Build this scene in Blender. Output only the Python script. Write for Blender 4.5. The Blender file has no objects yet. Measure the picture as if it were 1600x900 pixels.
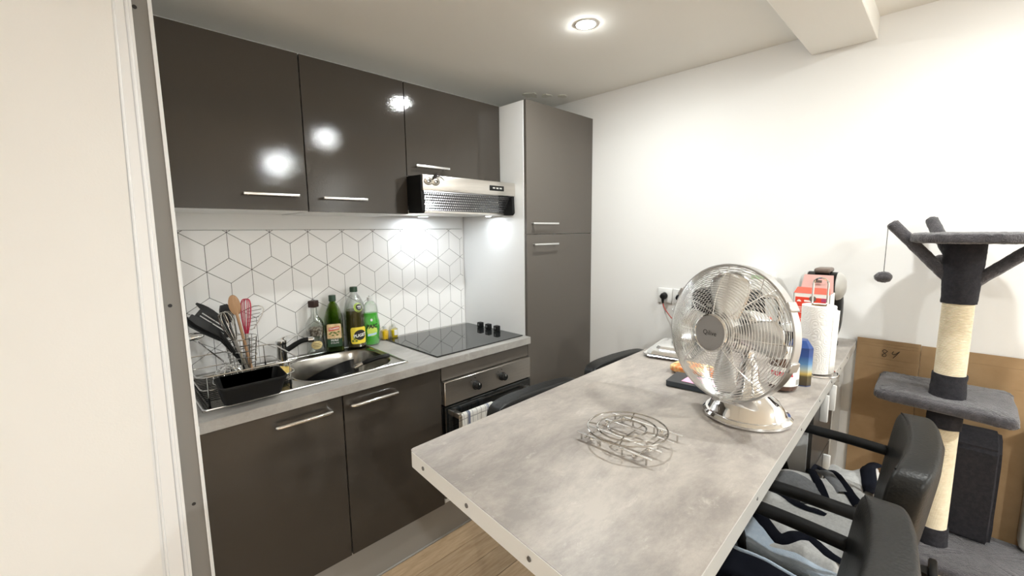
import bpy, bmesh, math, random
from math import sin, cos, pi, radians as R
from mathutils import Vector, Matrix, noise

SC = bpy.context.scene
COL = SC.collection

# ------------------------------------------------------------------ camera
cd = bpy.data.cameras.new('camera')
cam = bpy.data.objects.new('camera', cd); COL.objects.link(cam)
_r = Vector((0.71067, -0.70342, -0.01191)); _u = Vector((0.09924, 0.08347, 0.99156)); _f = Vector((0.69649, 0.70586, -0.12912))
_m = Matrix.Identity(4)
for i in range(3):
    _m[i][0] = _r[i]; _m[i][1] = _u[i]; _m[i][2] = -_f[i]
_m[0][3], _m[1][3], _m[2][3] = -2.299, -2.1527, 1.4737
cam.matrix_world = _m
cd.sensor_width = 36; cd.lens = 673.37 / 1600 * 36
cd.clip_start = 0.02; cd.clip_end = 50
SC.camera = cam
# ------------------------------------------------------------------ world, exposure
w = bpy.data.worlds.new('world'); SC.world = w; w.use_nodes = True
w.node_tree.nodes['Background'].inputs[0].default_value = (0.9, 0.95, 1, 1)
w.node_tree.nodes['Background'].inputs[1].default_value = 0.15
vs = SC.view_settings
vs.view_transform = 'Standard'; vs.look = 'None'; vs.gamma = 1.0; vs.use_curve_mapping = False
vs.exposure = 1.33
LAMP = 450.0        # radiance of a ceiling lamp lens
LAMP2 = 1750.0        # brighter: rear lamp by the wall plus unseen lamps added to lift the partition
LED = 85.0          # radiance of a cooker hood lamp
LAMPS = [(-0.79, -1.06), (-0.742, -2.376), (-0.6, -4.1), (-2.65, -1.85), (-2.75, -3.9), (-3.55, -1.85)]  # entries far from the right wall are unseen, added to brighten the partition
CZ = 2.29           # ceiling height

# ------------------------------------------------------------------ materials
def mat(name, col, rough=0.5, metal=0.0, var=None, bump=None, spec=0.5, coat=0.0, emit=None, stretch=None, rnd=0.0, trans=0.0, sheen=0.0):
    """var=(scale, colour2, detail, lo, hi); bump=(scale, strength, distance, kind)"""
    m = bpy.data.materials.new(name); m.use_nodes = True
    nt = m.node_tree; N = nt.nodes; L = nt.links
    b = N['Principled BSDF']
    b.inputs['Base Color'].default_value = (*col, 1); b.inputs['Roughness'].default_value = rough
    b.inputs['Metallic'].default_value = metal; b.inputs['Specular IOR Level'].default_value = spec
    b.inputs['Coat Weight'].default_value = coat
    b.inputs['Transmission Weight'].default_value = trans
    if sheen: b.inputs['Sheen Weight'].default_value = sheen
    if emit:
        b.inputs['Emission Color'].default_value = (*emit[0], 1); b.inputs['Emission Strength'].default_value = emit[1]
    tc = mp = None
    if var or bump:
        tc = N.new('ShaderNodeTexCoord'); mp = N.new('ShaderNodeMapping'); L.new(tc.outputs['Object'], mp.inputs[0])
        if stretch: mp.inputs['Scale'].default_value = stretch
        if rnd:
            oi = N.new('ShaderNodeObjectInfo'); mu = N.new('ShaderNodeMath'); mu.operation = 'MULTIPLY'; mu.inputs[1].default_value = 37.0
            L.new(oi.outputs['Random'], mu.inputs[0]); L.new(mu.outputs[0], mp.inputs['Location'])
    if var:
        sc, c2, det, lo, hi = var
        n = N.new('ShaderNodeTexNoise'); n.inputs['Scale'].default_value = sc; n.inputs['Detail'].default_value = det
        n.inputs['Roughness'].default_value = 0.65
        L.new(mp.outputs[0], n.inputs['Vector'])
        r = N.new('ShaderNodeValToRGB'); r.color_ramp.elements[0].position = lo; r.color_ramp.elements[1].position = hi
        r.color_ramp.elements[0].color = (*col, 1); r.color_ramp.elements[1].color = (*c2, 1)
        L.new(n.outputs['Fac'], r.inputs[0])
        out = r.outputs[0]
        if rnd:
            hs = N.new('ShaderNodeHueSaturation'); mr = N.new('ShaderNodeMapRange')
            mr.inputs[3].default_value = 1 - rnd; mr.inputs[4].default_value = 1 + rnd
            L.new(oi.outputs['Random'], mr.inputs[0]); L.new(mr.outputs[0], hs.inputs['Value']); L.new(out, hs.inputs['Color']); out = hs.outputs[0]
        L.new(out, b.inputs['Base Color'])
    if bump:
        sc, st, dist, kind = bump
        if kind == 'voronoi':
            t = N.new('ShaderNodeTexVoronoi'); t.inputs['Scale'].default_value = sc; o = t.outputs['Distance']
        elif kind == 'rings':
            t = N.new('ShaderNodeTexVoronoi'); t.inputs['Scale'].default_value = sc
            s = N.new('ShaderNodeMath'); s.operation = 'SINE'; k = N.new('ShaderNodeMath'); k.operation = 'MULTIPLY'; k.inputs[1].default_value = 26
            L.new(t.outputs['Distance'], k.inputs[0]); L.new(k.outputs[0], s.inputs[0]); o = s.outputs[0]
        else:
            t = N.new('ShaderNodeTexNoise'); t.inputs['Scale'].default_value = sc; t.inputs['Detail'].default_value = 3; o = t.outputs['Fac']
        L.new(mp.outputs[0], t.inputs['Vector'])
        bp = N.new('ShaderNodeBump'); bp.inputs['Strength'].default_value = st; bp.inputs['Distance'].default_value = dist
        L.new(o, bp.inputs['Height']); L.new(bp.outputs[0], b.inputs['Normal'])
    return m

def glass(name, tint=(1, 1, 1), gloss=0.35):
    """thin glass: tinted transparency under a fresnel reflection"""
    m = bpy.data.materials.new(name); m.use_nodes = True; nt = m.node_tree; N = nt.nodes; L = nt.links
    N.remove(N['Principled BSDF'])
    t = N.new('ShaderNodeBsdfTransparent'); t.inputs[0].default_value = (*tint, 1)
    g = N.new('ShaderNodeBsdfGlossy'); g.inputs['Roughness'].default_value = 0.05
    lw = N.new('ShaderNodeLayerWeight'); lw.inputs[0].default_value = gloss
    mu = N.new('ShaderNodeMath'); mu.operation = 'MULTIPLY'; mu.inputs[1].default_value = 0.8
    mx = N.new('ShaderNodeMixShader')
    L.new(lw.outputs['Facing'], mu.inputs[0]); L.new(mu.outputs[0], mx.inputs[0]); L.new(t.outputs[0], mx.inputs[1]); L.new(g.outputs[0], mx.inputs[2])
    L.new(mx.outputs[0], N['Material Output'].inputs[0])
    return m

def concrete(name, c1, c2, c3, rough):
    m = mat(name, c1, rough); nt = m.node_tree; N = nt.nodes; L = nt.links; b = N['Principled BSDF']
    tc = N.new('ShaderNodeTexCoord')
    mp = N.new('ShaderNodeMapping'); mp.inputs['Scale'].default_value = (1.0, 1.9, 1.0); L.new(tc.outputs['Object'], mp.inputs[0])
    n1 = N.new('ShaderNodeTexNoise'); n1.inputs['Scale'].default_value = 3.0; n1.inputs['Detail'].default_value = 14; n1.inputs['Roughness'].default_value = 0.76; n1.inputs['Distortion'].default_value = 0.25
    L.new(mp.outputs[0], n1.inputs['Vector'])
    r1 = N.new('ShaderNodeValToRGB'); e = r1.color_ramp.elements
    e[0].position = 0.40; e[0].color = (*c2, 1); e[1].position = 0.60; e[1].color = (*c1, 1)
    L.new(n1.outputs['Fac'], r1.inputs[0])
    n2 = N.new('ShaderNodeTexNoise'); n2.inputs['Scale'].default_value = 11; n2.inputs['Detail'].default_value = 14; n2.inputs['Roughness'].default_value = 0.8; n2.inputs['Distortion'].default_value = 0.5
    L.new(mp.outputs[0], n2.inputs['Vector'])
    r2 = N.new('ShaderNodeValToRGB'); e = r2.color_ramp.elements
    e[0].position = 0.56; e[0].color = (0, 0, 0, 1); e[1].position = 0.66; e[1].color = (1, 1, 1, 1)
    L.new(n2.outputs['Fac'], r2.inputs[0])
    mx = N.new('ShaderNodeMix'); mx.data_type = 'RGBA'
    mx.inputs['B'].default_value = (*c3, 1)
    fm = N.new('ShaderNodeMath'); fm.operation = 'MULTIPLY'; fm.inputs[1].default_value = 0.55
    L.new(r2.outputs[0], fm.inputs[0]); L.new(fm.outputs[0], mx.inputs['Factor']); L.new(r1.outputs[0], mx.inputs['A'])
    L.new(mx.outputs['Result'], b.inputs['Base Color'])
    bp = N.new('ShaderNodeBump'); bp.inputs['Strength'].default_value = 0.12; bp.inputs['Distance'].default_value = 0.002
    L.new(n2.outputs['Fac'], bp.inputs['Height']); L.new(bp.outputs[0], b.inputs['Normal'])
    return m

M = {}
M['wall'] = mat('white_paint', (0.86, 0.85, 0.83), 0.75, bump=(220, 0.08, 0.002, 'noise'))
M['ceil'] = mat('ceiling_paint', (0.84, 0.82, 0.77), 0.9, bump=(160, 0.06, 0.002, 'noise'))
M['panel'] = mat('white_laminate', (0.84, 0.84, 0.83), 0.42)
M['tile'] = mat('white_tile', (0.83, 0.82, 0.80), 0.32)
M['grout'] = mat('dark_joint', (0.06, 0.055, 0.05), 0.8)
M['taupe'] = mat('taupe_gloss', (0.050, 0.043, 0.036), 0.06, bump=(150, 0.11, 0.002, 'noise'), spec=0.42)
M['taupe_edge'] = mat('taupe_edge', (0.045, 0.04, 0.034), 0.4)
M['taupe_satin'] = mat('taupe_satin', (0.105, 0.092, 0.078), 0.36, bump=(260, 0.05, 0.001, 'noise'))
M['worktop'] = concrete('worktop_concrete', (0.40, 0.385, 0.36), (0.29, 0.275, 0.255), (0.50, 0.49, 0.46), 0.42)
M['table'] = concrete('table_concrete', (0.445, 0.402, 0.358), (0.275, 0.246, 0.225), (0.57, 0.525, 0.475), 0.42)
M['alu'] = mat('aluminium', (0.80, 0.80, 0.80), 0.28, 1.0)
M['white_alu'] = mat('white_lacquer_trim', (0.86, 0.86, 0.86), 0.25)
M['jamb'] = mat('grey_jamb', (0.235, 0.222, 0.208), 0.6)
M['plinth'] = mat('grey_plinth', (0.30, 0.285, 0.262), 0.5)
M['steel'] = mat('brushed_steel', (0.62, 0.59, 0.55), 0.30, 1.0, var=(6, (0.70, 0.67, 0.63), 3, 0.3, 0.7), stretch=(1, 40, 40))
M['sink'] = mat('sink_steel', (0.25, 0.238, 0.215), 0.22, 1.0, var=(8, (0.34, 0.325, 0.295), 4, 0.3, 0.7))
M['chrome'] = mat('chrome', (0.86, 0.86, 0.86), 0.06, 1.0)
M['wire'] = mat('chrome_wire', (0.90, 0.90, 0.89), 0.22, 1.0)
M['blade'] = mat('silver_blade', (0.82, 0.82, 0.81), 0.24, 1.0)
M['hubmetal'] = mat('satin_silver', (0.55, 0.54, 0.53), 0.38, 1.0)
M['badge'] = mat('badge_grey', (0.36, 0.35, 0.345), 0.45, 0.5)
M['wire_dark'] = mat('steel_wire', (0.60, 0.585, 0.56), 0.14, 1.0)
M['black'] = mat('black_plastic', (0.009, 0.009, 0.009), 0.38, spec=0.22)
M['black_matte'] = mat('black_matte', (0.009, 0.009, 0.009), 0.65, bump=(300, 0.1, 0.001, 'noise'), spec=0.2)
M['black_gloss'] = mat('black_glass', (0.012, 0.013, 0.013), 0.04, spec=0.7)
M['nonstick'] = mat('nonstick_black', (0.012, 0.012, 0.0125), 0.28, spec=0.3)
M['leather'] = mat('black_leather', (0.010, 0.010, 0.0095), 0.42, bump=(170, 0.22, 0.002, 'voronoi'), spec=0.3)
M['plush'] = mat('charcoal_plush', (0.036, 0.033, 0.038), 0.95, var=(45, (0.080, 0.072, 0.078), 6, 0.35, 0.7), bump=(260, 0.8, 0.006, 'noise'), sheen=0.4)
M['felt'] = mat('dark_fabric', (0.012, 0.012, 0.016), 0.95, var=(90, (0.026, 0.024, 0.030), 4, 0.35, 0.7), bump=(500, 0.6, 0.003, 'noise'))
M['sisal'] = mat('sisal', (0.70, 0.60, 0.43), 0.85, var=(60, (0.80, 0.72, 0.56), 4, 0.3, 0.7), bump=(300, 0.4, 0.002, 'noise'))
M['card'] = mat('cardboard', (0.31, 0.195, 0.095), 0.85, var=(7, (0.40, 0.262, 0.138), 6, 0.3, 0.7), bump=(60, 0.15, 0.002, 'noise'))
M['ink'] = mat('black_ink', (0.015, 0.013, 0.012), 0.7)
M['floor'] = mat('floor_base', (0.10, 0.07, 0.045), 0.8)
M['plank'] = mat('oak_plank', (0.42, 0.285, 0.168), 0.42, var=(7, (0.59, 0.44, 0.285), 8, 0.34, 0.68), stretch=(1.2, 11, 6), rnd=0.12, bump=(30, 0.05, 0.001, 'noise'))
M['lamp'] = mat('lamp_lens', (1, 1, 1), 0.5, emit=((0.965, 1.0, 0.985), LAMP))
M['lamp_bright'] = mat('bright_lamp_lens', (1, 1, 1), 0.5, emit=((0.965, 1.0, 0.99), LAMP2))
M['led'] = mat('led_lens', (1, 1, 1), 0.5, emit=((0.86, 0.94, 1.0), LED))
M['paper'] = mat('paper_towel', (0.86, 0.84, 0.80), 0.9, bump=(42, 0.16, 0.002, 'rings'))
M['white_plastic'] = mat('white_plastic', (0.84, 0.84, 0.82), 0.3)
M['grey_plastic'] = mat('pale_grey_plastic', (0.52, 0.51, 0.48), 0.3)
M['brown_plastic'] = mat('brown_grey_plastic', (0.16, 0.12, 0.10), 0.4)
M['red'] = mat('red_print', (0.75, 0.055, 0.025), 0.45)
M['redcard'] = mat('red_card', (0.74, 0.10, 0.06), 0.5)
M['pinkcard'] = mat('pale_red_card', (0.66, 0.38, 0.34), 0.6)
M['purple'] = mat('purple_print', (0.45, 0.06, 0.15), 0.45)
M['pink'] = mat('pink_note', (0.86, 0.42, 0.58), 0.7)
M['orange'] = mat('orange_packet', (0.85, 0.22, 0.04), 0.4, var=(25, (0.9, 0.72, 0.35), 3, 0.42, 0.58))
M['slate'] = mat('dark_cover', (0.032, 0.032, 0.034), 0.5)
M['pages'] = mat('slate_blue_edge', (0.05, 0.065, 0.085), 0.55)
M['choc'] = mat('brown_spread', (0.075, 0.028, 0.014), 0.16, coat=0.6)
M['label_white'] = mat('white_label', (0.85, 0.84, 0.80), 0.5)
M['label_cream'] = mat('cream_label', (0.72, 0.58, 0.28), 0.5)
M['label_tan'] = mat('tan_label', (0.60, 0.40, 0.20), 0.5, var=(55, (0.75, 0.58, 0.33), 4, 0.4, 0.6))
M['label_yellow'] = mat('yellow_label', (0.85, 0.68, 0.06), 0.45)
M['label_green'] = mat('dark_green_label', (0.02, 0.06, 0.025), 0.45)
M['leaf_print'] = mat('olive_print', (0.12, 0.18, 0.03), 0.5)
M['lime_print'] = mat('lime_print', (0.55, 0.72, 0.12), 0.5)
M['sky_print'] = mat('pale_blue_print', (0.45, 0.68, 0.85), 0.5)
M['label_red'] = mat('red_label', (0.62, 0.05, 0.03), 0.5)
M['print_white'] = mat('white_print', (0.85, 0.85, 0.82), 0.5)
M['print_red'] = mat('red_letters', (0.62, 0.03, 0.06), 0.5)
M['bin'] = mat('blue_carton', (0.02, 0.06, 0.22), 0.3)
M['sand_print'] = mat('yellow_print', (0.62, 0.48, 0.16), 0.35)
M['skyblue'] = mat('light_blue_print', (0.22, 0.42, 0.62), 0.35)
M['oliveprint'] = mat('dark_hill_print', (0.07, 0.05, 0.025), 0.35)
M['greenprint'] = mat('pale_green_print', (0.50, 0.66, 0.42), 0.6)
M['cap_green'] = mat('dark_green_cap', (0.012, 0.045, 0.02), 0.4)
M['cap_brown'] = mat('dark_brown_cap', (0.035, 0.016, 0.011), 0.5)
M['cap_clear'] = mat('translucent_cap', (0.75, 0.76, 0.74), 0.3, trans=0.3)
M['cork'] = mat('dark_pieces', (0.10, 0.075, 0.055), 0.8, var=(90, (0.45, 0.40, 0.34), 3, 0.45, 0.62))
M['gclear'] = glass('clear_glass', (0.95, 0.96, 0.95))
M['ggreen'] = glass('green_glass', (0.52, 0.64, 0.16))
M['gyellow'] = glass('yellow_glass', (0.98, 0.94, 0.72))
M['oil_green'] = mat('green_oil', (0.045, 0.065, 0.006), 0.1, spec=0.3)
M['oil_dark'] = mat('amber_oil', (0.080, 0.066, 0.022), 0.1, spec=0.3)
M['soap'] = mat('green_soap', (0.10, 0.66, 0.05), 0.18, coat=0.5, var=(14, (0.06, 0.50, 0.03), 3, 0.3, 0.7))
M['oil_yellow'] = mat('yellow_oil', (0.90, 0.70, 0.02), 0.15)
M['wood'] = mat('spoon_wood', (0.36, 0.20, 0.10), 0.6, var=(18, (0.46, 0.27, 0.14), 5, 0.3, 0.7), stretch=(8, 8, 1))
M['redwhisk'] = mat('crimson_silicone', (0.50, 0.015, 0.06), 0.35)
M['sponge'] = mat('yellow_sponge', (0.78, 0.56, 0.16), 0.9, bump=(180, 0.6, 0.003, 'voronoi'))
M['scourer'] = mat('dark_green_scourer', (0.03, 0.06, 0.045), 0.95)
M['grey_cloth'] = mat('heather_grey_cloth', (0.44, 0.44, 0.43), 0.9, var=(120, (0.60, 0.60, 0.585), 4, 0.3, 0.7), bump=(400, 0.5, 0.002, 'noise'), sheen=0.3)
M['mid_cloth'] = mat('mid_grey_cloth', (0.16, 0.165, 0.175), 0.9, var=(120, (0.22, 0.225, 0.235), 4, 0.3, 0.7), bump=(400, 0.5, 0.002, 'noise'))
M['navy_cloth'] = mat('black_ribbing', (0.007, 0.008, 0.013), 0.95, spec=0.1, bump=(500, 0.4, 0.002, 'noise'))
M['blue_cloth'] = mat('pale_blue_towel', (0.42, 0.52, 0.64), 0.95, var=(60, (0.54, 0.63, 0.73), 5, 0.3, 0.7), bump=(350, 0.6, 0.003, 'noise'), sheen=0.3)
M['white_cloth'] = mat('white_cotton', (0.80, 0.80, 0.78), 0.9, bump=(300, 0.2, 0.001, 'noise'))
M['stripe_blue'] = mat('blue_weave', (0.16, 0.19, 0.29), 0.9)
M['stripe_grey'] = mat('grey_weave', (0.42, 0.42, 0.42), 0.9)
M['plaster'] = mat('torn_plaster', (0.72, 0.70, 0.62), 0.95, bump=(60, 0.5, 0.01, 'noise'))
M['hole'] = mat('dark_screw_hole', (0.02, 0.018, 0.017), 0.6)
M['screw'] = mat('screw_grey', (0.16, 0.155, 0.15), 0.4, 0.6)
M['feather'] = mat('dark_feather', (0.018, 0.012, 0.011), 0.7)
M['mask'] = mat('silver_mask', (0.62, 0.58, 0.50), 0.25, 0.8)
M['copper_wire'] = mat('red_cord', (0.42, 0.05, 0.04), 0.5)
M['silver_tray'] = mat('polished_tray', (0.80, 0.80, 0.79), 0.16, 0.85)

# ------------------------------------------------------------------ geometry builder
class B:
    def __init__(s): s.v = []; s.f = []; s.m = []; s.cur = 0
    def add(s, vs, fs):
        o = len(s.v); s.v += [tuple(v) for v in vs]; s.f += [tuple(i + o for i in f) for f in fs]; s.m += [s.cur] * len(fs); return s
    def box(s, x0, x1, y0, y1, z0, z1, bev=0.0, seg=2, mtx=None):
        if bev <= 0:
            vs = [(x, y, z) for x in (x0, x1) for y in (y0, y1) for z in (z0, z1)]
            fs = [(0, 1, 3, 2), (4, 6, 7, 5), (0, 4, 5, 1), (2, 3, 7, 6), (0, 2, 6, 4), (1, 5, 7, 3)]
        else:
            b = bmesh.new(); bmesh.ops.create_cube(b, size=1)
            for v in b.verts: v.co = Vector(((x0 + x1) / 2 + v.co.x * (x1 - x0), (y0 + y1) / 2 + v.co.y * (y1 - y0), (z0 + z1) / 2 + v.co.z * (z1 - z0)))
            bmesh.ops.bevel(b, geom=list(b.edges), offset=bev, segments=seg, affect='EDGES', profile=0.5)
            b.verts.index_update(); vs = [v.co.copy() for v in b.verts]; fs = [[v.index for v in f.verts] for f in b.faces]; b.free()
        if mtx: vs = [mtx @ Vector(v) for v in vs]
        return s.add(vs, fs)
    def tube(s, pts, r, seg=8, closed=False, caps=True, flat=1.0):
        pts = [Vector(p) for p in pts]; n = len(pts); rs = r if isinstance(r, (list, tuple)) else [r] * n
        vs = []; fs = []; prev = None
        for i in range(n):
            if closed: t = pts[(i + 1) % n] - pts[i - 1]
            else: t = pts[min(i + 1, n - 1)] - pts[max(i - 1, 0)]
            if t.length < 1e-9: t = Vector((0, 0, 1))
            t.normalize()
            if prev is None:
                a = Vector((0, 0, 1)) if abs(t.z) < 0.9 else Vector((1, 0, 0)); nn = (a - t * a.dot(t)).normalized()
            else:
                nn = prev - t * prev.dot(t)
                nn = nn.normalized() if nn.length > 1e-6 else prev
            prev = nn; bb = t.cross(nn)
            for k in range(seg):
                an = 2 * pi * k / seg; vs.append(pts[i] + (nn * cos(an) * flat + bb * sin(an)) * rs[i])
        m = n if closed else n - 1
        for i in range(m):
            j = (i + 1) % n
            for k in range(seg):
                k2 = (k + 1) % seg; fs.append((i * seg + k, i * seg + k2, j * seg + k2, j * seg + k))
        if caps and not closed:
            fs.append(tuple(range(seg))[::-1]); fs.append(tuple((n - 1) * seg + k for k in range(seg)))
        return s.add(vs, fs)
    def lathe(s, prof, seg=32, mtx=None, sq=None, ax=1.0, ay=1.0, caps=True):
        """prof of (r, z); sq = superellipse exponent for a squared section"""
        vs = []; fs = []; n = len(prof)
        for r, z in prof:
            for k in range(seg):
                a = 2 * pi * k / seg; c, d = cos(a), sin(a)
                if sq:
                    q = (abs(c) ** sq + abs(d) ** sq) ** (-1 / sq); c *= q; d *= q
                vs.append(Vector((r * c * ax, r * d * ay, z)))
        for i in range(n - 1):
            for k in range(seg):
                k2 = (k + 1) % seg; fs.append((i * seg + k, i * seg + k2, (i + 1) * seg + k2, (i + 1) * seg + k))
        if prof[0] == prof[-1]: caps = False
        if caps and prof[0][0] > 1e-6: fs.append(tuple(range(seg))[::-1])
        if caps and prof[-1][0] > 1e-6: fs.append(tuple((n - 1) * seg + k for k in range(seg)))
        if mtx: vs = [mtx @ v for v in vs]
        return s.add(vs, fs)
    def ring(s, c, u, v, R_, r, n=64, seg=6):
        c = Vector(c); u = Vector(u); v = Vector(v)
        return s.tube([c + u * (R_ * cos(2 * pi * i / n)) + v * (R_ * sin(2 * pi * i / n)) for i in range(n)], r, seg, closed=True)
    def sup(s, c, a, b, h, e1=0.4, e2=0.4, nu=36, nv=20, fn=None):
        vs = []; fs = []
        sp = lambda x, e: math.copysign(abs(x) ** e, x)
        for j in range(nv + 1):
            ph = -pi / 2 + pi * j / nv
            for i in range(nu):
                th = 2 * pi * i / nu
                p = Vector((a * sp(cos(ph), e1) * sp(cos(th), e2), b * sp(cos(ph), e1) * sp(sin(th), e2), h * sp(sin(ph), e1)))
                if fn: p = fn(p)
                vs.append(p + Vector(c))
        for j in range(nv):
            for i in range(nu):
                i2 = (i + 1) % nu; fs.append((j * nu + i, j * nu + i2, (j + 1) * nu + i2, (j + 1) * nu + i))
        return s.add(vs, fs)
    def prism(s, poly, a, b, ax='z'):
        """poly of 2-D points extruded from a to b along ax"""
        n = len(poly)
        f = {'z': lambda p, t: (p[0], p[1], t), 'y': lambda p, t: (p[0], t, p[1]), 'x': lambda p, t: (t, p[0], p[1])}[ax]
        vs = [f(p, a) for p in poly] + [f(p, b) for p in poly]
        fs = [tuple(range(n))[::-1], tuple(range(n, 2 * n))] + [(i, (i + 1) % n, (i + 1) % n + n, i + n) for i in range(n)]
        return s.add(vs, fs)
    def grid(s, nx, ny, fn, thick=0.0, closed=False):
        vs = [Vector(fn(i / (nx - 1), j / (ny - 1))) for j in range(ny) for i in range(nx)]
        fs = [(j * nx + i, j * nx + i + 1, (j + 1) * nx + i + 1, (j + 1) * nx + i) for j in range(ny - 1) for i in range(nx - 1)]
        if thick:
            o = len(vs); vs2 = [v - Vector((0, 0, thick)) if not callable(thick) else thick(v) for v in vs]
            fs2 = [tuple(o + k for k in f[::-1]) for f in fs]
            bd = [i for i in range(nx)] + [j * nx + nx - 1 for j in range(1, ny)] + [(ny - 1) * nx + i for i in range(nx - 2, -1, -1)] + [j * nx for j in range(ny - 2, 0, -1)]
            side = [(bd[k], o + bd[k], o + bd[(k + 1) % len(bd)], bd[(k + 1) % len(bd)]) for k in range(len(bd))]
            vs += vs2; fs = fs + fs2 + side
        return s.add(vs, fs)

WO = {}      # world origin of every object
def _mesh(name, b, mats, origin, smooth):
    me = bpy.data.meshes.new(name)
    me.from_pydata([tuple(Vector(v) - origin) for v in b.v], [], b.f)
    mats = mats if isinstance(mats, (list, tuple)) else [mats]
    for m in mats: me.materials.append(M[m] if isinstance(m, str) else m)
    if len(mats) > 1: me.polygons.foreach_set('material_index', b.m)
    bm = bmesh.new(); bm.from_mesh(me); bmesh.ops.recalc_face_normals(bm, faces=bm.faces); bm.to_mesh(me); bm.free()
    if smooth:
        me.polygons.foreach_set('use_smooth', [True] * len(me.polygons))
        me.set_sharp_from_angle(angle=R(smooth if smooth is not True else 38))
    me.update(); return me
def part(name, b, m, parent, smooth=True, kind=None, label=None):
    o = bpy.data.objects.new(name, _mesh(name, b, m, WO[parent.name], smooth)); COL.objects.link(o); o.parent = parent
    WO[o.name] = WO[parent.name]
    if kind: o['kind'] = kind
    if label: o['label'] = label
    return o
def thing(name, label, cat, loc, group=None, kind=None):
    o = bpy.data.objects.new(name, None); COL.objects.link(o); o.location = loc; o.empty_display_size = 0.05
    WO[o.name] = Vector(loc); o['label'] = label; o['category'] = cat
    if group: o['group'] = group
    if kind: o['kind'] = kind
    return o
def solo(name, b, m, label, cat, loc=(0, 0, 0), smooth=True, group=None, kind=None):
    o = bpy.data.objects.new(name, _mesh(name, b, m, Vector(loc), smooth)); COL.objects.link(o); o.location = loc
    WO[o.name] = Vector(loc)
    if label: o['label'] = label
    if cat: o['category'] = cat
    if group: o['group'] = group
    if kind: o['kind'] = kind
    return o
def struct(name, b, m, smooth=False): return solo(name, b, m, None, None, smooth=smooth, kind='structure')

def textgeo(txt, size, shear=0.0, bold=0.0, spacing=1.0):
    cu = bpy.data.curves.new('lettering', 'FONT'); cu.body = txt; cu.size = size; cu.shear = shear; cu.offset = bold; cu.space_character = spacing
    cu.align_x = 'CENTER'; cu.align_y = 'CENTER'; cu.resolution_u = 3
    o = bpy.data.objects.new('lettering', cu); COL.objects.link(o)
    dg = bpy.context.evaluated_depsgraph_get(); dg.update()
    me = bpy.data.meshes.new_from_object(o.evaluated_get(dg))
    vs = [v.co.copy() for v in me.vertices]; fs = [tuple(p.vertices) for p in me.polygons]
    bpy.data.objects.remove(o); bpy.data.curves.remove(cu); bpy.data.meshes.remove(me)
    return vs, fs
def text(b, txt, size, fn, **k):
    vs, fs = textgeo(txt, size, **k); b.add([fn(v.x, v.y) for v in vs], fs); return b
def patch(b, fn, shape, n=28):
    """flat print: outline polygon in label coordinates, filled as a fan of strips so it can bend"""
    us = [p[0] for p in shape]; lo, hi = min(us), max(us); rows = []
    for i in range(n + 1):
        u = lo + (hi - lo) * (i / n); u = min(max(u, lo + 1e-7), hi - 1e-7); ys = []
        for k in range(len(shape)):
            a, c = shape[k], shape[(k + 1) % len(shape)]
            if (a[0] - u) * (c[0] - u) <= 0 and a[0] != c[0]: ys.append(a[1] + (c[1] - a[1]) * (u - a[0]) / (c[0] - a[0]))
        rows.append((u, min(ys), max(ys)))
    vs = [fn(u, y) for u, y0, y1 in rows for y in (y0, y1)]
    b.add(vs, [(2 * i, 2 * i + 2, 2 * i + 3, 2 * i + 1) for i in range(n)]); return b
def ell(cx, cy, a, c, n=28): return [(cx + a * cos(2 * pi * i / n), cy + c * sin(2 * pi * i / n)) for i in range(n)]
def rect(x0, x1, y0, y1, r=0.0):
    if r <= 0: return [(x0, y0), (x1, y0), (x1, y1), (x0, y1)]
    p = []
    for cx, cy, a0 in ((x1 - r, y1 - r, 0), (x0 + r, y1 - r, 90), (x0 + r, y0 + r, 180), (x1 - r, y0 + r, 270)):
        for k in range(6): a = R(a0 + k * 18); p.append((cx + r * cos(a), cy + r * sin(a)))
    return p
def catmull(pts, n=8):
    pts = [Vector(p) for p in pts]; out = []
    for i in range(len(pts) - 1):
        p0, p1, p2, p3 = pts[max(i - 1, 0)], pts[i], pts[i + 1], pts[min(i + 2, len(pts) - 1)]
        for k in range(n):
            t = k / n; out.append(0.5 * ((2 * p1) + (p2 - p0) * t + (2 * p0 - 5 * p1 + 4 * p2 - p3) * t * t + (3 * p1 - p0 - 3 * p2 + p3) * t ** 3))
    out.append(pts[-1]); return out
def smooth01(a, b, x):
    t = min(max((x - a) / (b - a), 0), 1); return t * t * (3 - 2 * t)
def frame(origin, zdir, up=(0, 0, 1)):
    z = Vector(zdir).normalized(); x = Vector(up).cross(z)
    if x.length < 1e-4: x = Vector((1, 0, 0))
    x.normalize(); y = z.cross(x); m = Matrix.Identity(4)
    for i in range(3): m[i][0] = x[i]; m[i][1] = y[i]; m[i][2] = z[i]; m[i][3] = origin[i]
    return m

# ================================================================== SETTING
RX0, RY0 = -4.6, -5.6
b = B().box(RX0, 0, RY0, 0, -0.06, -0.004); floor = struct('floor', b, 'floor')
random.seed(4)
row = 0; y = -0.02
while y > RY0:
    x = RX0 - random.uniform(0, 1.0)
    while x < 0:
        x0, x1 = max(x, RX0), min(x + 1.22, 0)
        if x1 - x0 > 0.02:
            part('plank', B().box(x0 + 0.0007, x1 - 0.0007, max(y - 0.1235, RY0), y - 0.0007, -0.004, random.uniform(-0.0004, 0.0)), 'plank', floor, smooth=False)
        x += 1.22
    y -= 0.125; row += 1
struct('ceiling', B().box(RX0, 0, RY0, 0, CZ, CZ + 0.1), 'ceil')
struct('wall_right', B().box(0, 0.12, RY0, 0.12, 0, CZ), 'wall')
struct('wall_back', B().box(RX0, 0, 0, 0.12, 0, CZ), 'wall')
struct('wall_rear', B().box(RX0, 0, RY0 - 0.12, RY0, 0, CZ), 'wall')
struct('wall_far', B().box(RX0 - 0.12, RX0, RY0, 0.12, 0, CZ), 'wall')
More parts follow.
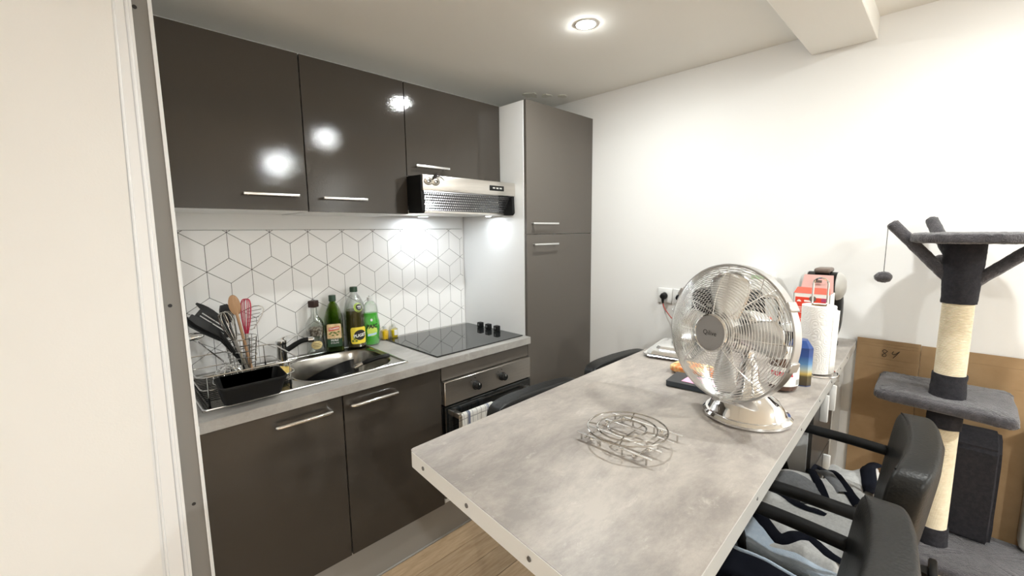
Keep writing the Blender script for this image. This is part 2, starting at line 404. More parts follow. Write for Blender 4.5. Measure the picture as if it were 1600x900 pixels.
b = B().box(-2.145, -2.106, -0.60, 0, 0, CZ); struct('wall_niche', b, 'panel')
def slab(xt0, xt1, xb0, xb1, y0, y1):      # upright board whose sides run a little out of plumb
    return B().add([(xb0, y0, 0), (xb1, y0, 0), (xb1, y1, 0), (xb0, y1, 0), (xt0, y0, CZ), (xt1, y0, CZ), (xt1, y1, CZ), (xt0, y1, CZ)],
                   [(0, 1, 2, 3), (4, 7, 6, 5), (0, 4, 5, 1), (1, 5, 6, 2), (2, 6, 7, 3), (3, 7, 4, 0)])
struct('wall_left', slab(-4.6, -2.186, -4.6, -2.246, -0.665, -0.55), 'wall')
t1 = struct('trim_1', slab(-2.150, -2.118, -2.170, -2.118, -0.622, -0.55), 'jamb')
b = B()
for z in (2.061, 1.279, 0.676):
    x = -2.147 + (2.061 - z) * 0.003 + 0.004
    b.lathe([(0, 0), (0.0042, 0), (0.0048, 0.001), (0, 0.001)], 12, frame((x, -0.6222, z), (0, -1, 0)))
for k, z in enumerate((2.061, 1.279, 0.676)):
    part('screw_hole', B().lathe([(0.0001, 0), (0.0046, 0), (0.0052, 0.0008), (0.0001, 0.0008)], 12, frame((-2.145 + k * 0.002, -0.622, z), (0, -1, 0))), 'hole', t1)
part('edge_strip', B().box(-2.118, -2.1135, -0.626, -0.56, 0, CZ), 'white_alu', t1, smooth=False, label='thin bright edge strip')
# rounded white profile between the wall and the jamb
def profile(off, r):
    return B().tube([(-2.156 - off, -0.634, CZ), (-2.1835 - off * 1.3, -0.634, 0)], r, 14)
t2 = struct('trim_2', slab(-2.166, -2.150, -2.190, -2.170, -0.640, -0.56), 'white_alu')
part('bead', B().tube([(-2.161, -0.640, CZ), (-2.183, -0.640, 0)], 0.0055, 12), 'white_alu', t2)
t3 = struct('trim_3', slab(-2.186, -2.166, -2.246, -2.190, -0.652, -0.56), 'white_alu')
part('bead', B().tube([(-2.184, -0.652, CZ), (-2.232, -0.652, 0)], 0.004, 10), 'white_alu', t3)
# ceiling beam
struct('ceiling_beam', B().box(-4.6, -0.001, -1.888, -1.668, 2.208, CZ + 0.01, 0.003, 1), 'ceil')
# torn plaster above the tall cupboard
random.seed(2); b = B()
for cx, cy, s in ((-0.30, -0.30, 0.05), (-0.22, -0.36, 0.035), (-0.14, -0.42, 0.03)):
    pts = [(cx + s * random.uniform(0.6, 1.3) * cos(a), cy + s * random.uniform(0.5, 1.1) * sin(a)) for a in [k * pi / 5 for k in range(10)]]
    b.prism(pts, CZ - 0.004, CZ)
struct('trim_4', b, 'plaster')
# ceiling lamps, followed by unseen ones added as fill for the partition side
for i, (lx, ly) in enumerate(LAMPS):
    t = thing('ceiling_light', ['round recessed ceiling spotlight shining above the worktop and table', 'recessed ceiling spotlight behind the ceiling beam, above the office chairs', 'recessed ceiling spotlight at the rear end of the room by the right wall',
              'added unseen ceiling spotlight brightening the white partition wall', 'added unseen ceiling spotlight in the rear corner of the room', 'added unseen ceiling spotlight furthest along the white partition wall'][i], 'ceiling light', (lx, ly, CZ), 'round recessed ceiling spotlights')
    part('frame', B().lathe([(0.0370, -0.0004), (0.0372, -0.0022), (0.044, -0.0015), (0.046, 0.0)], 32, Matrix.Translation((lx, ly, CZ))), 'white_plastic', t)
    part('lens', B().lathe([(0.001, -0.0065), (0.013, -0.0061), (0.024, -0.0049), (0.032, -0.0032), (0.0365, -0.0010), (0.001, -0.0004)], 32, Matrix.Translation((lx, ly, CZ))), 'lamp' if i < 2 else 'lamp_bright', t)

# ================================================================== KITCHEN RUN
WZ = 0.90
def bar_handle(parent, x0, x1, y, z, thick=0.005):
    h = B().box(x0, x1, y - 0.032, y - 0.024, z - thick, z + thick, 0.002)
    o = part('handle', h, 'alu', parent)
    for x in (x0 + 0.02, x1 - 0.02): part('post', B().tube([(x, y - 0.026, z), (x, y, z)], 0.0045, 10), 'alu', o)
def bow_handle(parent, x0, x1, y, z):
    p = [(x0, y, z), (x0, y - 0.02, z), (x0 + 0.004, y - 0.028, z), (x0 + 0.012, y - 0.031, z)]
    q = [(x1 - 0.012, y - 0.031, z), (x1 - 0.004, y - 0.028, z), (x1, y - 0.02, z), (x1, y, z)]
    bb = B()
    bb.tube(catmull(p, 4) + catmull(q, 4), 0.0085, 12, flat=0.8)
    part('handle', bb, 'chrome', parent)
DF = -0.555      # door front plane of the base units
# base units
def base_unit(x0, x1, label, hx0, hx1):
    t = thing('base_cabinet', label, 'cabinet', ((x0 + x1) / 2, -0.3, 0.18), 'base cabinets below the sink')
    part('body', B().box(x0 + 0.001, x0 + 0.017, -0.535, -0.02, 0.18, 0.861 if x0 < -2 else 0.745).box(x1 - 0.017, x1 - 0.001, -0.535, -0.02, 0.18, 0.861 if x1 > -1.3 else 0.745).box(x0 + 0.017, x1 - 0.017, -0.535, -0.02, 0.18, 0.197).box(x0 + 0.017, x1 - 0.017, -0.03, -0.02, 0.197, 0.861), 'panel', t, smooth=False)
    d = part('door', B().box(x0 + 0.002, x1 - 0.002, DF, DF + 0.018, 0.182, 0.856, 0.0012, 1), 'taupe', t, smooth=False)
    bow_handle(d, hx0, hx1, DF, 0.815)
base_unit(-2.104, -1.648, 'glossy taupe base cabinet beneath the drainer, next to the white partition', -1.889, -1.70)
base_unit(-1.647, -1.190, 'glossy taupe base cabinet beneath the sink bowl, next to the oven', -1.622, -1.427)
t = thing('plinth', 'grey plinth board along the floor under the base cabinets', 'plinth', (-1.35, -0.525, 0))
part('board', B().box(-2.104, -0.604, -0.53, -0.512, 0.0, 0.178), 'plinth', t, smooth=False)
part('seal', B().tube([(-2.104, -0.532, 0.004), (-0.604, -0.532, 0.004)], 0.005, 6), 'plinth', t)
# worktop with a cut-out for the bowl
WX0, WX1, WY = -2.104, -0.602, -0.575
BX0, BX1, BY0, BY1 = -1.768, -1.332, -0.484, -0.100
b = B()
for x0, x1, y0, y1 in ((WX0, BX0, WY + 0.004, -0.008), (BX1, WX1, WY + 0.004, -0.008), (BX0, BX1, WY + 0.004, BY0), (BX0, BX1, BY1, -0.008)):
    b.box(x0, x1, y0, y1, 0.862, WZ)
t = thing('worktop', 'grey concrete-look kitchen worktop holding the sink and the hob', 'worktop', (-1.35, -0.29, 0.862))
part('top', b, 'worktop', t, smooth=False)
part('front_edge', B().box(WX0, WX1, WY, WY + 0.004, 0.8625, WZ - 0.0004, 0.0015, 1), 'worktop', t)
part('end_chip', B().box(WX0 - 0.008, WX0 + 0.002, WY - 0.004, WY + 0.03, 0.865, 0.893, 0.002, 1), 'white_alu', t, label='white end cap')
# sink
SX0, SX1, SY0, SY1 = -2.078, -1.318, -0.492, -0.062
def sink_h(x, y):
    d = min(x - SX0, SX1 - x, y - SY0, SY1 - y)
    h = 0.9035 + 0.0035 * smooth01(0.0, 0.003, d) - 0.0050 * smooth01(0.006, 0.014, d)
    cx, cy, a, c = -1.55, -0.291, 0.205, 0.180
    q = (abs((x - cx) / a) ** 3.2 + abs((y - cy) / c) ** 3.2) ** (1 / 3.2)
    if q < 1.06:
        h += 0.003 * smooth01(1.06, 1.02, q) - 0.135 * smooth01(1.02, 0.80, q) - 0.008 * smooth01(0.8, 0, q)
    if x < -1.80 and d > 0.05:
        g = 0.5 + 0.5 * cos((y + 0.28) * 2 * pi / 0.034)
        h -= 0.0011 * g * smooth01(-1.80, -1.84, x) * smooth01(0.05, 0.075, d)
    return h
nx, ny = 300, 180
t = thing('kitchen_sink', 'stainless steel inset sink with one bowl and a ribbed drainer', 'sink', (-1.7, -0.28, 0.9))
def sink_pt(u, v):
    x, y = SX0 + (SX1 - SX0) * u, SY0 + (SY1 - SY0) * v
    return (x, y, sink_h(x, y))
b = B().grid(nx, ny, sink_pt, thick=0.0012)
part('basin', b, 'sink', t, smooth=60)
part('rim_bead', B().tube([(p[0], p[1], 0.9052) for p in rect(SX0 + 0.003, SX1 - 0.003, SY0 + 0.003, SY1 - 0.003, 0.012)], 0.0032, 8, closed=True), 'wire', t)
part('plug_hole', B().lathe([(0.001, 0.762), (0.034, 0.762), (0.042, 0.7655), (0.04, 0.760), (0.001, 0.758)], 28, Matrix.Translation((-1.55, -0.24, 0))), 'chrome', t)
# tap
t = thing('kitchen_tap', 'chrome single-lever mixer tap behind the sink bowl', 'tap', (-1.715, -0.085, 0.9))
tx, ty = -1.715, -0.085
part('body', B().lathe([(0.026, 0.9005), (0.027, 0.908), (0.022, 0.914), (0.0215, 0.985), (0.024, 0.99), (0.022, 1.005), (0.012, 1.012), (0.001, 1.013)], 24, Matrix.Translation((tx, ty, 0))), 'chrome', t)
part('spout', B().tube(catmull([(tx, ty, 0.945), (tx + 0.03, ty - 0.012, 0.965), (tx + 0.075, ty - 0.028, 0.992), (tx + 0.11, ty - 0.04, 0.996)], 6), [0.012] * 10 + [0.011] * 9, 12), 'black', t, label='black spout')
part('aerator', B().lathe([(0.013, -0.004), (0.0135, 0.016), (0.010, 0.02)], 16, frame((tx + 0.108, ty - 0.04, 0.995), (1, -0.35, 0))), 'chrome', t)
part('lever', B().tube(catmull([(tx, ty, 1.01), (tx + 0.02, ty - 0.005, 1.02), (tx + 0.07, ty - 0.02, 1.022)], 5), [0.009] * 4 + [0.006] * 7, 10, flat=0.6), 'chrome', t)

# wall units ---------------------------------------------------------------
UT, UB, UF = 2.1545, 1.564, -0.351
def wall_unit(x0, x1, z0, label, hx0, hx1, hz):
    t = thing('wall_cabinet', label, 'cabinet', ((x0 + x1) / 2, -0.17, z0), 'glossy taupe wall cabinets')
    part('body', B().box(x0 + 0.0008, x1 - 0.0008, UF + 0.020, -0.012, z0, UT - 0.001), 'panel', t, smooth=False)
    d = part('door', B().box(x0 + 0.0018, x1 - 0.0018, UF, UF + 0.018, z0 + 0.002, UT + 0.0006), 'taupe', t, smooth=False)
    bar_handle(d, hx0, hx1, UF, hz)
wall_unit(-2.104, -1.650, UB, 'glossy taupe wall cabinet furthest from the cooker hood, beside the white partition', -1.878, -1.69, 1.622)
wall_unit(-1.649, -1.199, UB - 0.003, 'glossy taupe wall cabinet in the middle, showing a bright lamp reflection', -1.598, -1.412, 1.618)
wall_unit(-1.198, -0.603, 1.738, 'short taupe wall cabinet directly above the cooker hood', -1.163, -0.972, 1.786)
# white strip between tiles and cabinets
solo('upstand_strip', B().box(-2.104, -0.612, -0.012, -0.001, 1.4965, 1.738, 0.001, 1), 'panel', 'plain white wall strip between the tiles and the wall cabinets', 'panel', smooth=False)

# tiled backsplash: cube pattern of lozenge tiles --------------------------------
t = thing('tiled_backsplash', 'white tiled backsplash with a dark-lined cube pattern above the worktop', 'backsplash', (-1.35, -0.004, 0.9))
XA, XB_, ZA, ZB = -2.104, -0.612, 0.9005, 1.4955
part('backing', B().box(XA, XB_, -0.0045, -0.001, ZA, ZB), 'grout', t, smooth=False)
def clip(poly):
    for ax, lim, sgn in ((0, XA, 1), (0, XB_, -1), (1, ZA, 1), (1, ZB, -1)):
        out = []
        for i in range(len(poly)):
            p, q = poly[i], poly[(i + 1) % len(poly)]
            dp, dq = (p[ax] - lim) * sgn, (q[ax] - lim) * sgn
            if dp >= 0: out.append(p)
            if dp * dq < 0:
                s = dp / (dp - dq); out.append((p[0] + (q[0] - p[0]) * s, p[1] + (q[1] - p[1]) * s))
        poly = out
        if not poly: return []
    return poly
def inset(poly, d):
    n = len(poly); ar = sum(poly[i][0] * poly[(i + 1) % n][1] - poly[(i + 1) % n][0] * poly[i][1] for i in range(n))
    if ar < 0: poly = poly[::-1]
    out = []
    for i in range(n):
        p0, p1, p2 = Vector(poly[i - 1]), Vector(poly[i]), Vector(poly[(i + 1) % n])
        e1, e2 = (p1 - p0), (p2 - p1)
        if e1.length < 1e-6 or e2.length < 1e-6: return None
        e1.normalize(); e2.normalize()
        n1, n2 = Vector((-e1.y, e1.x)), Vector((-e2.y, e2.x)); k = n1 + n2
        if k.length < 0.2: return None
        q = p1 + k * (d / (1 + n1.dot(n2))); out.append((q.x, q.y))
    return out
DX, S1, S2 = 0.0822, 0.108, 0.0537
shared = {}
for k in range(-1, 6):
    z0 = 1.4855 - 0.1617 * k
    for i in range(-2, 21):
        x0 = -2.031 + 2 * DX * i + (DX if k % 2 else 0)
        for kind, pl in enumerate((((0, 0), (DX, -S2), (2 * DX, 0), (DX, S2)), ((0, 0), (0, -S1), (DX, -S1 - S2), (DX, -S2)), ((0, 0), (-DX, -S2), (-DX, -S1 - S2), (0, -S1)))):
            full = [(x0 + p[0], z0 + p[1]) for p in pl]; c = clip(full)
            if len(c) < 3: continue
            ar = abs(sum(c[j][0] * c[(j + 1) % len(c)][1] - c[(j + 1) % len(c)][0] * c[j][1] for j in range(len(c)))) / 2
            if ar < 3e-5: continue
            whole = all(abs(a[0] - q[0]) + abs(a[1] - q[1]) < 1e-7 for a, q in zip(full, c)) and len(c) == 4
            if whole and kind in shared:
                o = shared[kind][0].copy(); COL.objects.link(o); o.parent = t
                o.location = (x0 - shared[kind][1], 0, z0 - shared[kind][2]); WO[o.name] = WO[t.name]; continue
            q = inset(c, 0.00105)
            if not q: continue
            o = part('tile', B().prism(q, -0.0062, -0.004, 'y'), 'tile', t, smooth=False)
            if whole: shared[kind] = (o, x0, z0)

# tall cupboard ---------------------------------------------------------------
TF = -0.5486
t = thing('tall_cabinet', 'tall taupe cupboard with white side panel in the corner', 'cabinet', (-0.3, -0.28, 0.0))
part('side_panel', B().box(-0.600, -0.582, TF + 0.020, -0.002, 0.0, UT, 0.001, 1), 'panel', t, smooth=False, label='white side panel')
part('body', B().box(-0.582, -0.002, TF + 0.022, -0.002, 0.10, UT - 0.002), 'panel', t, smooth=False)
d = part('door', B().box(-0.5985, -0.002, TF, TF + 0.018, 1.461, UT + 0.001, 0.0012, 1), 'taupe_satin', t, smooth=False)
bar_handle(d, -0.576, -0.362, TF, 1.518)
d = part('door', B().box(-0.5985, -0.002, TF, TF + 0.018, 0.18, 1.457, 0.0012, 1), 'taupe_satin', t, smooth=False)
bar_handle(d, -0.566, -0.362, TF, 1.404)
part('kickboard', B().box(-0.600, -0.002, -0.53, -0.512, 0, 0.178), 'plinth', t, smooth=False)

# oven ----------------------------------------------------------------------
t = thing('built_in_oven', 'built-in oven with steel control panel and black glass door', 'oven', (-0.895, -0.3, 0.18))
OX0, OX1 = -1.186, -0.606
part('filler', B().box(OX0, OX1, DF - 0.0, DF + 0.018, 0.792, 0.857, 0.001, 1), 'taupe_satin', t, smooth=False, label='taupe strip above the control panel')
part('body', B().box(OX0 + 0.004, OX1 - 0.004, DF + 0.02, -0.03, 0.20, 0.857), 'black_matte', t, smooth=False)
pnl = part('control_panel', B().box(OX0 + 0.002, OX1 - 0.002, DF - 0.02, DF + 0.018, 0.676, 0.789, 0.002, 1), 'steel', t)
for kx in (-0.999, -0.822):
    kb = part('knob', B().lathe([(0.022, 0), (0.022, 0.006), (0.0185, 0.009), (0.017, 0.026), (0.014, 0.029), (0.001, 0.029)], 24, frame((kx, DF - 0.02, 0.731), (0, -1, 0))), 'black', t)
    part('marker', B().box(kx - 0.0012, kx + 0.0012, DF - 0.0498, DF - 0.048, 0.737, 0.747), 'print_white', kb, smooth=False)
    b = B()
    for dx, dz in ((-0.028, 0.030), (0.0, 0.036), (-0.006, 0.039)):
        b.lathe([(0.0001, 0.0), (0.0026, 0.0), (0.0001, 0.0006)], 8, frame((kx + dx, DF - 0.0201, 0.731 + dz), (0, -1, 0)))
    part('panel_marks', b, 'ink', pnl)
door = part('door', B().box(OX0 + 0.003, OX1 - 0.003, DF - 0.02, DF + 0.018, 0.27, 0.668, 0.002, 1), 'black_gloss', t, smooth=False)
hb = part('handle', B().tube([(-1.135, DF - 0.058, 0.624), (-0.645, DF - 0.058, 0.624)], 0.0085, 12), 'steel', door)
for hx in (-1.128, -0.652): part('handle_bracket', B().box(hx - 0.012, hx + 0.012, DF - 0.064, DF - 0.019, 0.612, 0.637, 0.003), 'steel', door)
part('bottom_panel', B().box(OX0, OX1, DF, DF + 0.016, 0.205, 0.262, 0.001, 1), 'taupe_satin', t, smooth=False)
part('bottom_rail', B().box(OX0, OX1, DF + 0.002, DF + 0.018, 0.186, 0.2035), 'panel', t, smooth=False, label='white rail')

# tea towel on the oven handle -------------------------------------------------
TY = DF - 0.058
def towel(u, v):
    x = -1.128 + 0.20 * u; z = 0.635 - 0.0; r = 0.0115
    L_ = -0.22 + 0.46 * v
    wv = 0.004 * sin(u * 17 + 1.2) + 0.003 * sin(u * 31)
    if abs(L_) < r * pi / 2:
        a = L_ / r; return (x, TY - r * sin(a), 0.624 + r * cos(a))
    if L_ > 0: d = L_ - r * pi / 2; return (x + 0.005 * d, TY - r - wv * min(d * 12, 1) - 0.008 * d, 0.624 - d)
    d = -L_ - r * pi / 2; return (x, TY + r + 0.35 * wv * min(d * 12, 1), 0.624 - d)
NX, NY = 61, 93
b = B().grid(NX, NY, towel, thick=lambda v: v)
b = B(); b.grid(NX, NY, towel)
mi = []
for j in range(NY - 1):
    for i in range(NX - 1):
        c = 0
        if i in (10, 12, 13, 14, 46, 48, 49): c = 1
        elif i % 8 in (3,) or j % 8 == 2: c = 2
        mi.append(c)
b.m = mi
tw = solo('tea_towel', b, ['white_cloth', 'stripe_blue', 'stripe_grey'], 'white checked tea towel with blue stripes hung on the oven handle', 'towel', (-1.03, TY, 0.624), smooth=70)
md = tw.modifiers.new('thick', 'SOLIDIFY'); md.thickness = 0.0018; md.offset = 0

# hob ------------------------------------------------------------------------
t = thing('ceramic_hob', 'black glass ceramic hob with three square knobs', 'hob', (-0.9, -0.28, 0.9))
part('glass_plate', B().box(-1.188, -0.617, -0.530, -0.050, 0.9003, 0.9065, 0.0015, 1), 'black_gloss', t, smooth=False)
for ky in (-0.212, -0.284, -0.357):
    k = part('knob', B().box(-0.668, -0.640, ky - 0.016, ky + 0.016, 0.9068, 0.940, 0.004), 'black', t)
    part('knob_mark', B().box(-0.6686, -0.6681, ky - 0.005, ky + 0.005, 0.926, 0.9275).box(-0.6686, -0.6681, ky - 0.001, ky + 0.001, 0.920, 0.9335), 'stripe_grey', k, smooth=False)

# cooker hood ------------------------------------------------------------------
t = thing('cooker_hood', 'steel-fronted cooker hood with lit perforated filter beneath the short cabinet', 'cooker hood', (-0.9, -0.25, 1.565))
HX0, HX1, HF = -1.197, -0.605, -0.462
def hood_side(x0, x1):
    p = [(-0.352, 1.736), (HF, 1.733), (HF + 0.002, 1.664), (HF - 0.002, 1.575), (HF + 0.01, 1.563), (HF + 0.04, 1.563), (-0.352, 1.567)]
    return B().prism(p, x0, x1, 'x')
part('side_cover', hood_side(HX0, HX0 + 0.018), 'black_matte', t, smooth=False); part('side_cover', hood_side(HX1 - 0.018, HX1), 'black_matte', t, smooth=False)
part('back_box', B().box(HX0, HX1, -0.350, -0.013, 1.60, 1.736), 'black_matte', t, smooth=False)
fp = part('front_panel', B().box(HX0 + 0.006, HX1 + 0.002, HF - 0.006, HF + 0.010, 1.664, 1.735, 0.004), 'steel', t)
part('top_plate', B().box(HX0 + 0.018, HX1 - 0.018, HF + 0.01, -0.352, 1.728, 1.735), 'steel', t, smooth=False)
cp = part('control_recess', B().box(-0.790, -0.688, HF - 0.0075, HF - 0.004, 1.686, 1.713, 0.002), 'black', t)
for kx in (-0.762, -0.738, -0.714): part('push_button', B().box(kx - 0.008, kx + 0.008, HF - 0.0105, HF - 0.007, 1.696, 1.703, 0.001, 1), 'grey_plastic', cp)
# filter slopes from the foot of the front panel down to the lamp tray
FA, FB = Vector((0, HF + 0.010, 1.660)), Vector((0, -0.395, 1.578))
fx0, fx1 = HX0 + 0.019, HX1 - 0.019
fd = (FB - FA); fn_ = Vector((0, fd.z, -fd.y)).normalized()
fn_ = -fn_ if fn_.y > 0 else fn_
NI, NJ = 46, 7
b = B(); cw = (fx1 - fx0) / NI
def fpt(x, q, dz=0.0): return FA.lerp(FB, q) + Vector((x, 0, 0)) - fn_ * dz
for j in range(NJ):
    for i in range(NI):
        x0_ = fx0 + cw * i; q0, q1 = j / NJ, (j + 1) / NJ
        sq_ = [fpt(x0_ + cw * u, q0 + (q1 - q0) * v) for u, v in ((0, 0), (0.5, 0), (1, 0), (1, 0.5), (1, 1), (0.5, 1), (0, 1), (0, 0.5))]
        oc_ = [fpt(x0_ + cw * (0.5 + 0.29 * cos(R(a_))), q0 + (q1 - q0) * (0.5 + 0.29 * sin(R(a_)))) for a_ in (225, 270, 315, 0, 45, 90, 135, 180)]
        b.add(sq_ + oc_, [(k, (k + 1) % 8, 8 + (k + 1) % 8, 8 + k) for k in range(8)])
fl = part('filter', b, mat('dark_steel_filter', (0.20, 0.20, 0.205), 0.35, 0.9), t, smooth=False, kind='stuff')
part('inner_back', B().box(fx0, fx1, -0.356, -0.351, 1.580, 1.726), 'panel', t, smooth=False)
il = part('inner_lamp', B().tube([(fx0 + 0.015, -0.376, 1.606), (fx0 + 0.105, -0.376, 1.606)], 0.012, 10), 'led', t)
part('lower_tray', B().box(fx0, fx1, FB.y - 0.004, -0.10, 1.566, 1.578, 0.002, 1), 'steel', t)
for lx, ly, lr in ((-0.965, -0.115, 1.0), (-0.675, -0.325, 0.62)):
    lm = part('lamp_housing', B().lathe([(0.033 * lr, 0), (0.033 * lr, 0.004), (0.026 * lr, 0.006), (0.026 * lr, 0.0)], 24, frame((lx, ly, 1.5662), (0, 0, -1))), 'chrome', t)
    part('lamp_lens', B().lathe([(0.001, 0.0052), (0.025 * lr, 0.0052), (0.025 * lr, 0.001), (0.001, 0.001)], 24, frame((lx, ly, 1.5662), (0, 0, -1))), 'led', lm)
# little masquerade mask stuck on the hood
mx, mz, my = -1.143, 1.706, HF - 0.008
t = thing('mask_magnet', 'small silver masquerade mask with dark feathers stuck on the cooker hood', 'mask', (mx, my, mz))
b = B()
for sx in (-1, 1):
    n = 20
    outer = [(0.019 * sx + 0.0225 * cos(2 * pi * k / n), 0.0165 * sin(2 * pi * k / n) + 0.003 * cos(2 * pi * k / n) * sx) for k in range(n)]
    inner = [(0.020 * sx + 0.0100 * cos(2 * pi * k / n), 0.0050 * sin(2 * pi * k / n)) for k in range(n)]
    vs = [(mx + p[0], my - 0.001, mz + p[1]) for p in outer] + [(mx + p[0], my - 0.006, mz + p[1]) for p in inner] + [(mx + p[0], my + 0.002, mz + p[1]) for p in outer]
    b.add(vs, [(k, (k + 1) % n, n + (k + 1) % n, n + k) for k in range(n)] + [(k, 2 * n + k, 2 * n + (k + 1) % n, (k + 1) % n) for k in range(n)])
part('mask_face', b, 'mask', t)
part('mask_trim', B().ring((mx - 0.020, my - 0.0055, mz), (1, 0, 0), (0, 0, 0.5), 0.0108, 0.0012, 20).ring((mx + 0.020, my - 0.0055, mz), (1, 0, 0), (0, 0, 0.5), 0.0108, 0.0012, 20).ring((mx - 0.019, my - 0.001, mz), (1, 0, 0), (0, 0, 0.74), 0.0225, 0.0011, 28).ring((mx + 0.019, my - 0.001, mz), (1, 0, 0), (0, 0, 0.74), 0.0225, 0.0011, 28), 'feather', t)
for k, (ex, ez, cv) in enumerate(((0.008, 0.030, 0.004), (0.020, 0.036, 0.008), (0.035, 0.030, 0.016), (0.052, 0.022, 0.02), (0.058, 0.004, 0.026))):
    p0 = Vector((mx + 0.006, my - 0.004, mz + 0.010))
    pts = catmull([p0, p0 + Vector((ex * 0.5, -0.004, ez * 0.5 + cv * 0.5)), p0 + Vector((ex, -0.003, ez - 0.006))], 6)
    part('feather', B().tube(pts, [0.0040 * (1 - abs(i / 12 - 0.35) * 1.3) + 0.0008 for i in range(len(pts))], 6, flat=0.5), 'feather', t)

# ================================================================== ON THE WORKTOP
def curved(cx, cy, r, ang, z0, ax=1.0, ay=1.0, off=0.0008):
    def fn(u, v):
        a = ang + u / r
        return Vector((cx + (r + off) * cos(a) * ax, cy + (r + off) * sin(a) * ay, z0 + v))
    return fn
def hollow(prof, wall=0.0018):
    inn = [(max(r - wall, 0.0002), z + (wall if i == 0 else 0)) for i, (r, z) in enumerate(prof)]
    return prof + inn[::-1]
FACE = R(-112)          # direction the labels face, towards the room
# clear bottle with a square brown cap
x, y, z = -1.553, -0.054, WZ + 0.0045
t = thing('glass_bottle', 'clear pear-shaped glass bottle with square dark brown cap and oval yellow label', 'bottle', (x, y, z))
pr = [(0.001, 0), (0.040, 0.0), (0.043, 0.004), (0.041, 0.03), (0.037, 0.07), (0.0365, 0.085), (0.040, 0.11), (0.0415, 0.13), (0.038, 0.15), (0.029, 0.168), (0.018, 0.182), (0.0145, 0.195), (0.014, 0.228)]
part('glass', B().lathe(hollow(pr), 36, Matrix.Translation((x, y, z))), 'gclear', t, smooth=60)
part('contents', B().lathe([(0.001, 0.088), (0.034, 0.09), (0.037, 0.105), (0.036, 0.118), (0.024, 0.128), (0.012, 0.126), (0.001, 0.132)], 24, Matrix.Translation((x, y, z))), 'cork', t, label='dark pieces floating inside')
part('cap', B().box(x - 0.0175, x + 0.0175, y - 0.0175, y + 0.0175, z + 0.226, z + 0.258, 0.003, 2, Matrix.Translation((x, y, 0)) @ Matrix.Rotation(0.62, 4, 'Z') @ Matrix.Translation((-x, -y, 0))), 'cap_brown', t)
part('label', patch(B(), curved(x, y, 0.0385, R(-104), z + 0.050), ell(0, 0, 0.026, 0.020)), 'label_cream', t)
f = curved(x, y, 0.0385, R(-104), z + 0.050, off=0.0014); b = B()
for yy, w_ in ((0.008, 0.012), (0.0, 0.017), (-0.007, 0.012)):
    patch(b, f, rect(-w_, w_, yy - 0.0009, yy + 0.0009), 6)
part('label_lines', b, 'ink', t)
# green olive oil bottle
x, y = -1.466, -0.062
t = thing('olive_oil_bottle', 'dark green glass olive oil bottle with tan and red label', 'bottle', (x, y, z))
pr = [(0.001, 0), (0.039, 0), (0.042, 0.005), (0.042, 0.16), (0.040, 0.175), (0.031, 0.205), (0.021, 0.23), (0.0145, 0.24), (0.0140, 0.25)]
mt = Matrix.Translation((x, y, z)) @ Matrix.Rotation(R(-22), 4, 'Z')
part('glass', B().lathe(hollow(pr), 40, mt, sq=4.0), 'ggreen', t, smooth=60)
part('oil', B().lathe([(0.001, 0.004), (0.0375, 0.004), (0.0395, 0.008), (0.0395, 0.090), (0.001, 0.091)], 40, mt, sq=4.0), 'oil_green', t)
part('cap', B().lathe([(0.0165, 0.246), (0.0165, 0.272), (0.0155, 0.275), (0.001, 0.275)], 24, Matrix.Translation((x, y, z))), 'cap_green', t)
def flatface(cx, cy, d, ang, z0, off=0.0006):
    n = Vector((cos(ang), sin(ang), 0)); tdir = Vector((-sin(ang), cos(ang), 0))
    return lambda u, v: Vector((cx, cy, z0)) + n * (d + off - 0.7 * u * u * 2.2) + tdir * u + Vector((0, 0, v))
f = flatface(x, y, 0.0423, R(-112), z)
lb = part('label', patch(B(), f, rect(-0.032, 0.032, 0.066, 0.140, 0.006)), 'label_tan', t)
f2 = flatface(x, y, 0.0423, R(-112), z, 0.0012); f3 = flatface(x, y, 0.0423, R(-112), z, 0.0018)
part('label_band', patch(B(), f2, [(-0.024, 0.106), (0.024, 0.112), (0.024, 0.128), (-0.024, 0.122)]), 'label_red', lb)
part('label_name', text(B(), 'TRAMIER', 0.0115, lambda u, v: f3(u, 0.117 + v + u * 0.12), bold=0.0003), 'print_white', lb)
b = B()
for k in range(7): patch(b, f2, ell(-0.02 + k * 0.0065, 0.093 + 0.008 * sin(k * 2.3), 0.006, 0.0035, 12), 8)
part('label_olives', b, 'leaf_print', lb)
lb2 = part('label', patch(B(), f, rect(-0.032, 0.032, 0.028, 0.070, 0.003)), 'label_green', t, label='dark green lower label')
part('label_name', text(text(B(), 'HUILE', 0.0125, lambda u, v: f2(u, 0.060 + v), bold=0.0003), "D'OLIVE", 0.010, lambda u, v: f2(u, 0.047 + v)), 'print_white', lb2)
# tall plastic oil bottle
x, y = -1.356, -0.060
t = thing('cooking_oil_bottle', 'tall clear plastic oil bottle with green cap and yellow label, amber oil inside', 'bottle', (x, y, z))
pr = [(0.001, 0), (0.045, 0), (0.0500, 0.006), (0.0500, 0.10), (0.0485, 0.11), (0.0500, 0.12), (0.0485, 0.13), (0.0500, 0.14), (0.0485, 0.15), (0.0500, 0.16), (0.0500, 0.19), (0.044, 0.222), (0.028, 0.255), (0.0165, 0.27), (0.0155, 0.284)]
part('plastic', B().lathe(hollow(pr, 0.0012), 40, Matrix.Translation((x, y, z))), 'gclear', t, smooth=60)
part('oil', B().lathe([(0.001, 0.002), (0.043, 0.002), (0.0483, 0.008), (0.0483, 0.10), (0.0470, 0.11), (0.0483, 0.12), (0.0470, 0.13), (0.0483, 0.14), (0.0470, 0.15), (0.0483, 0.16), (0.0483, 0.188), (0.001, 0.189)], 40, Matrix.Translation((x, y, z))), 'oil_dark', t)
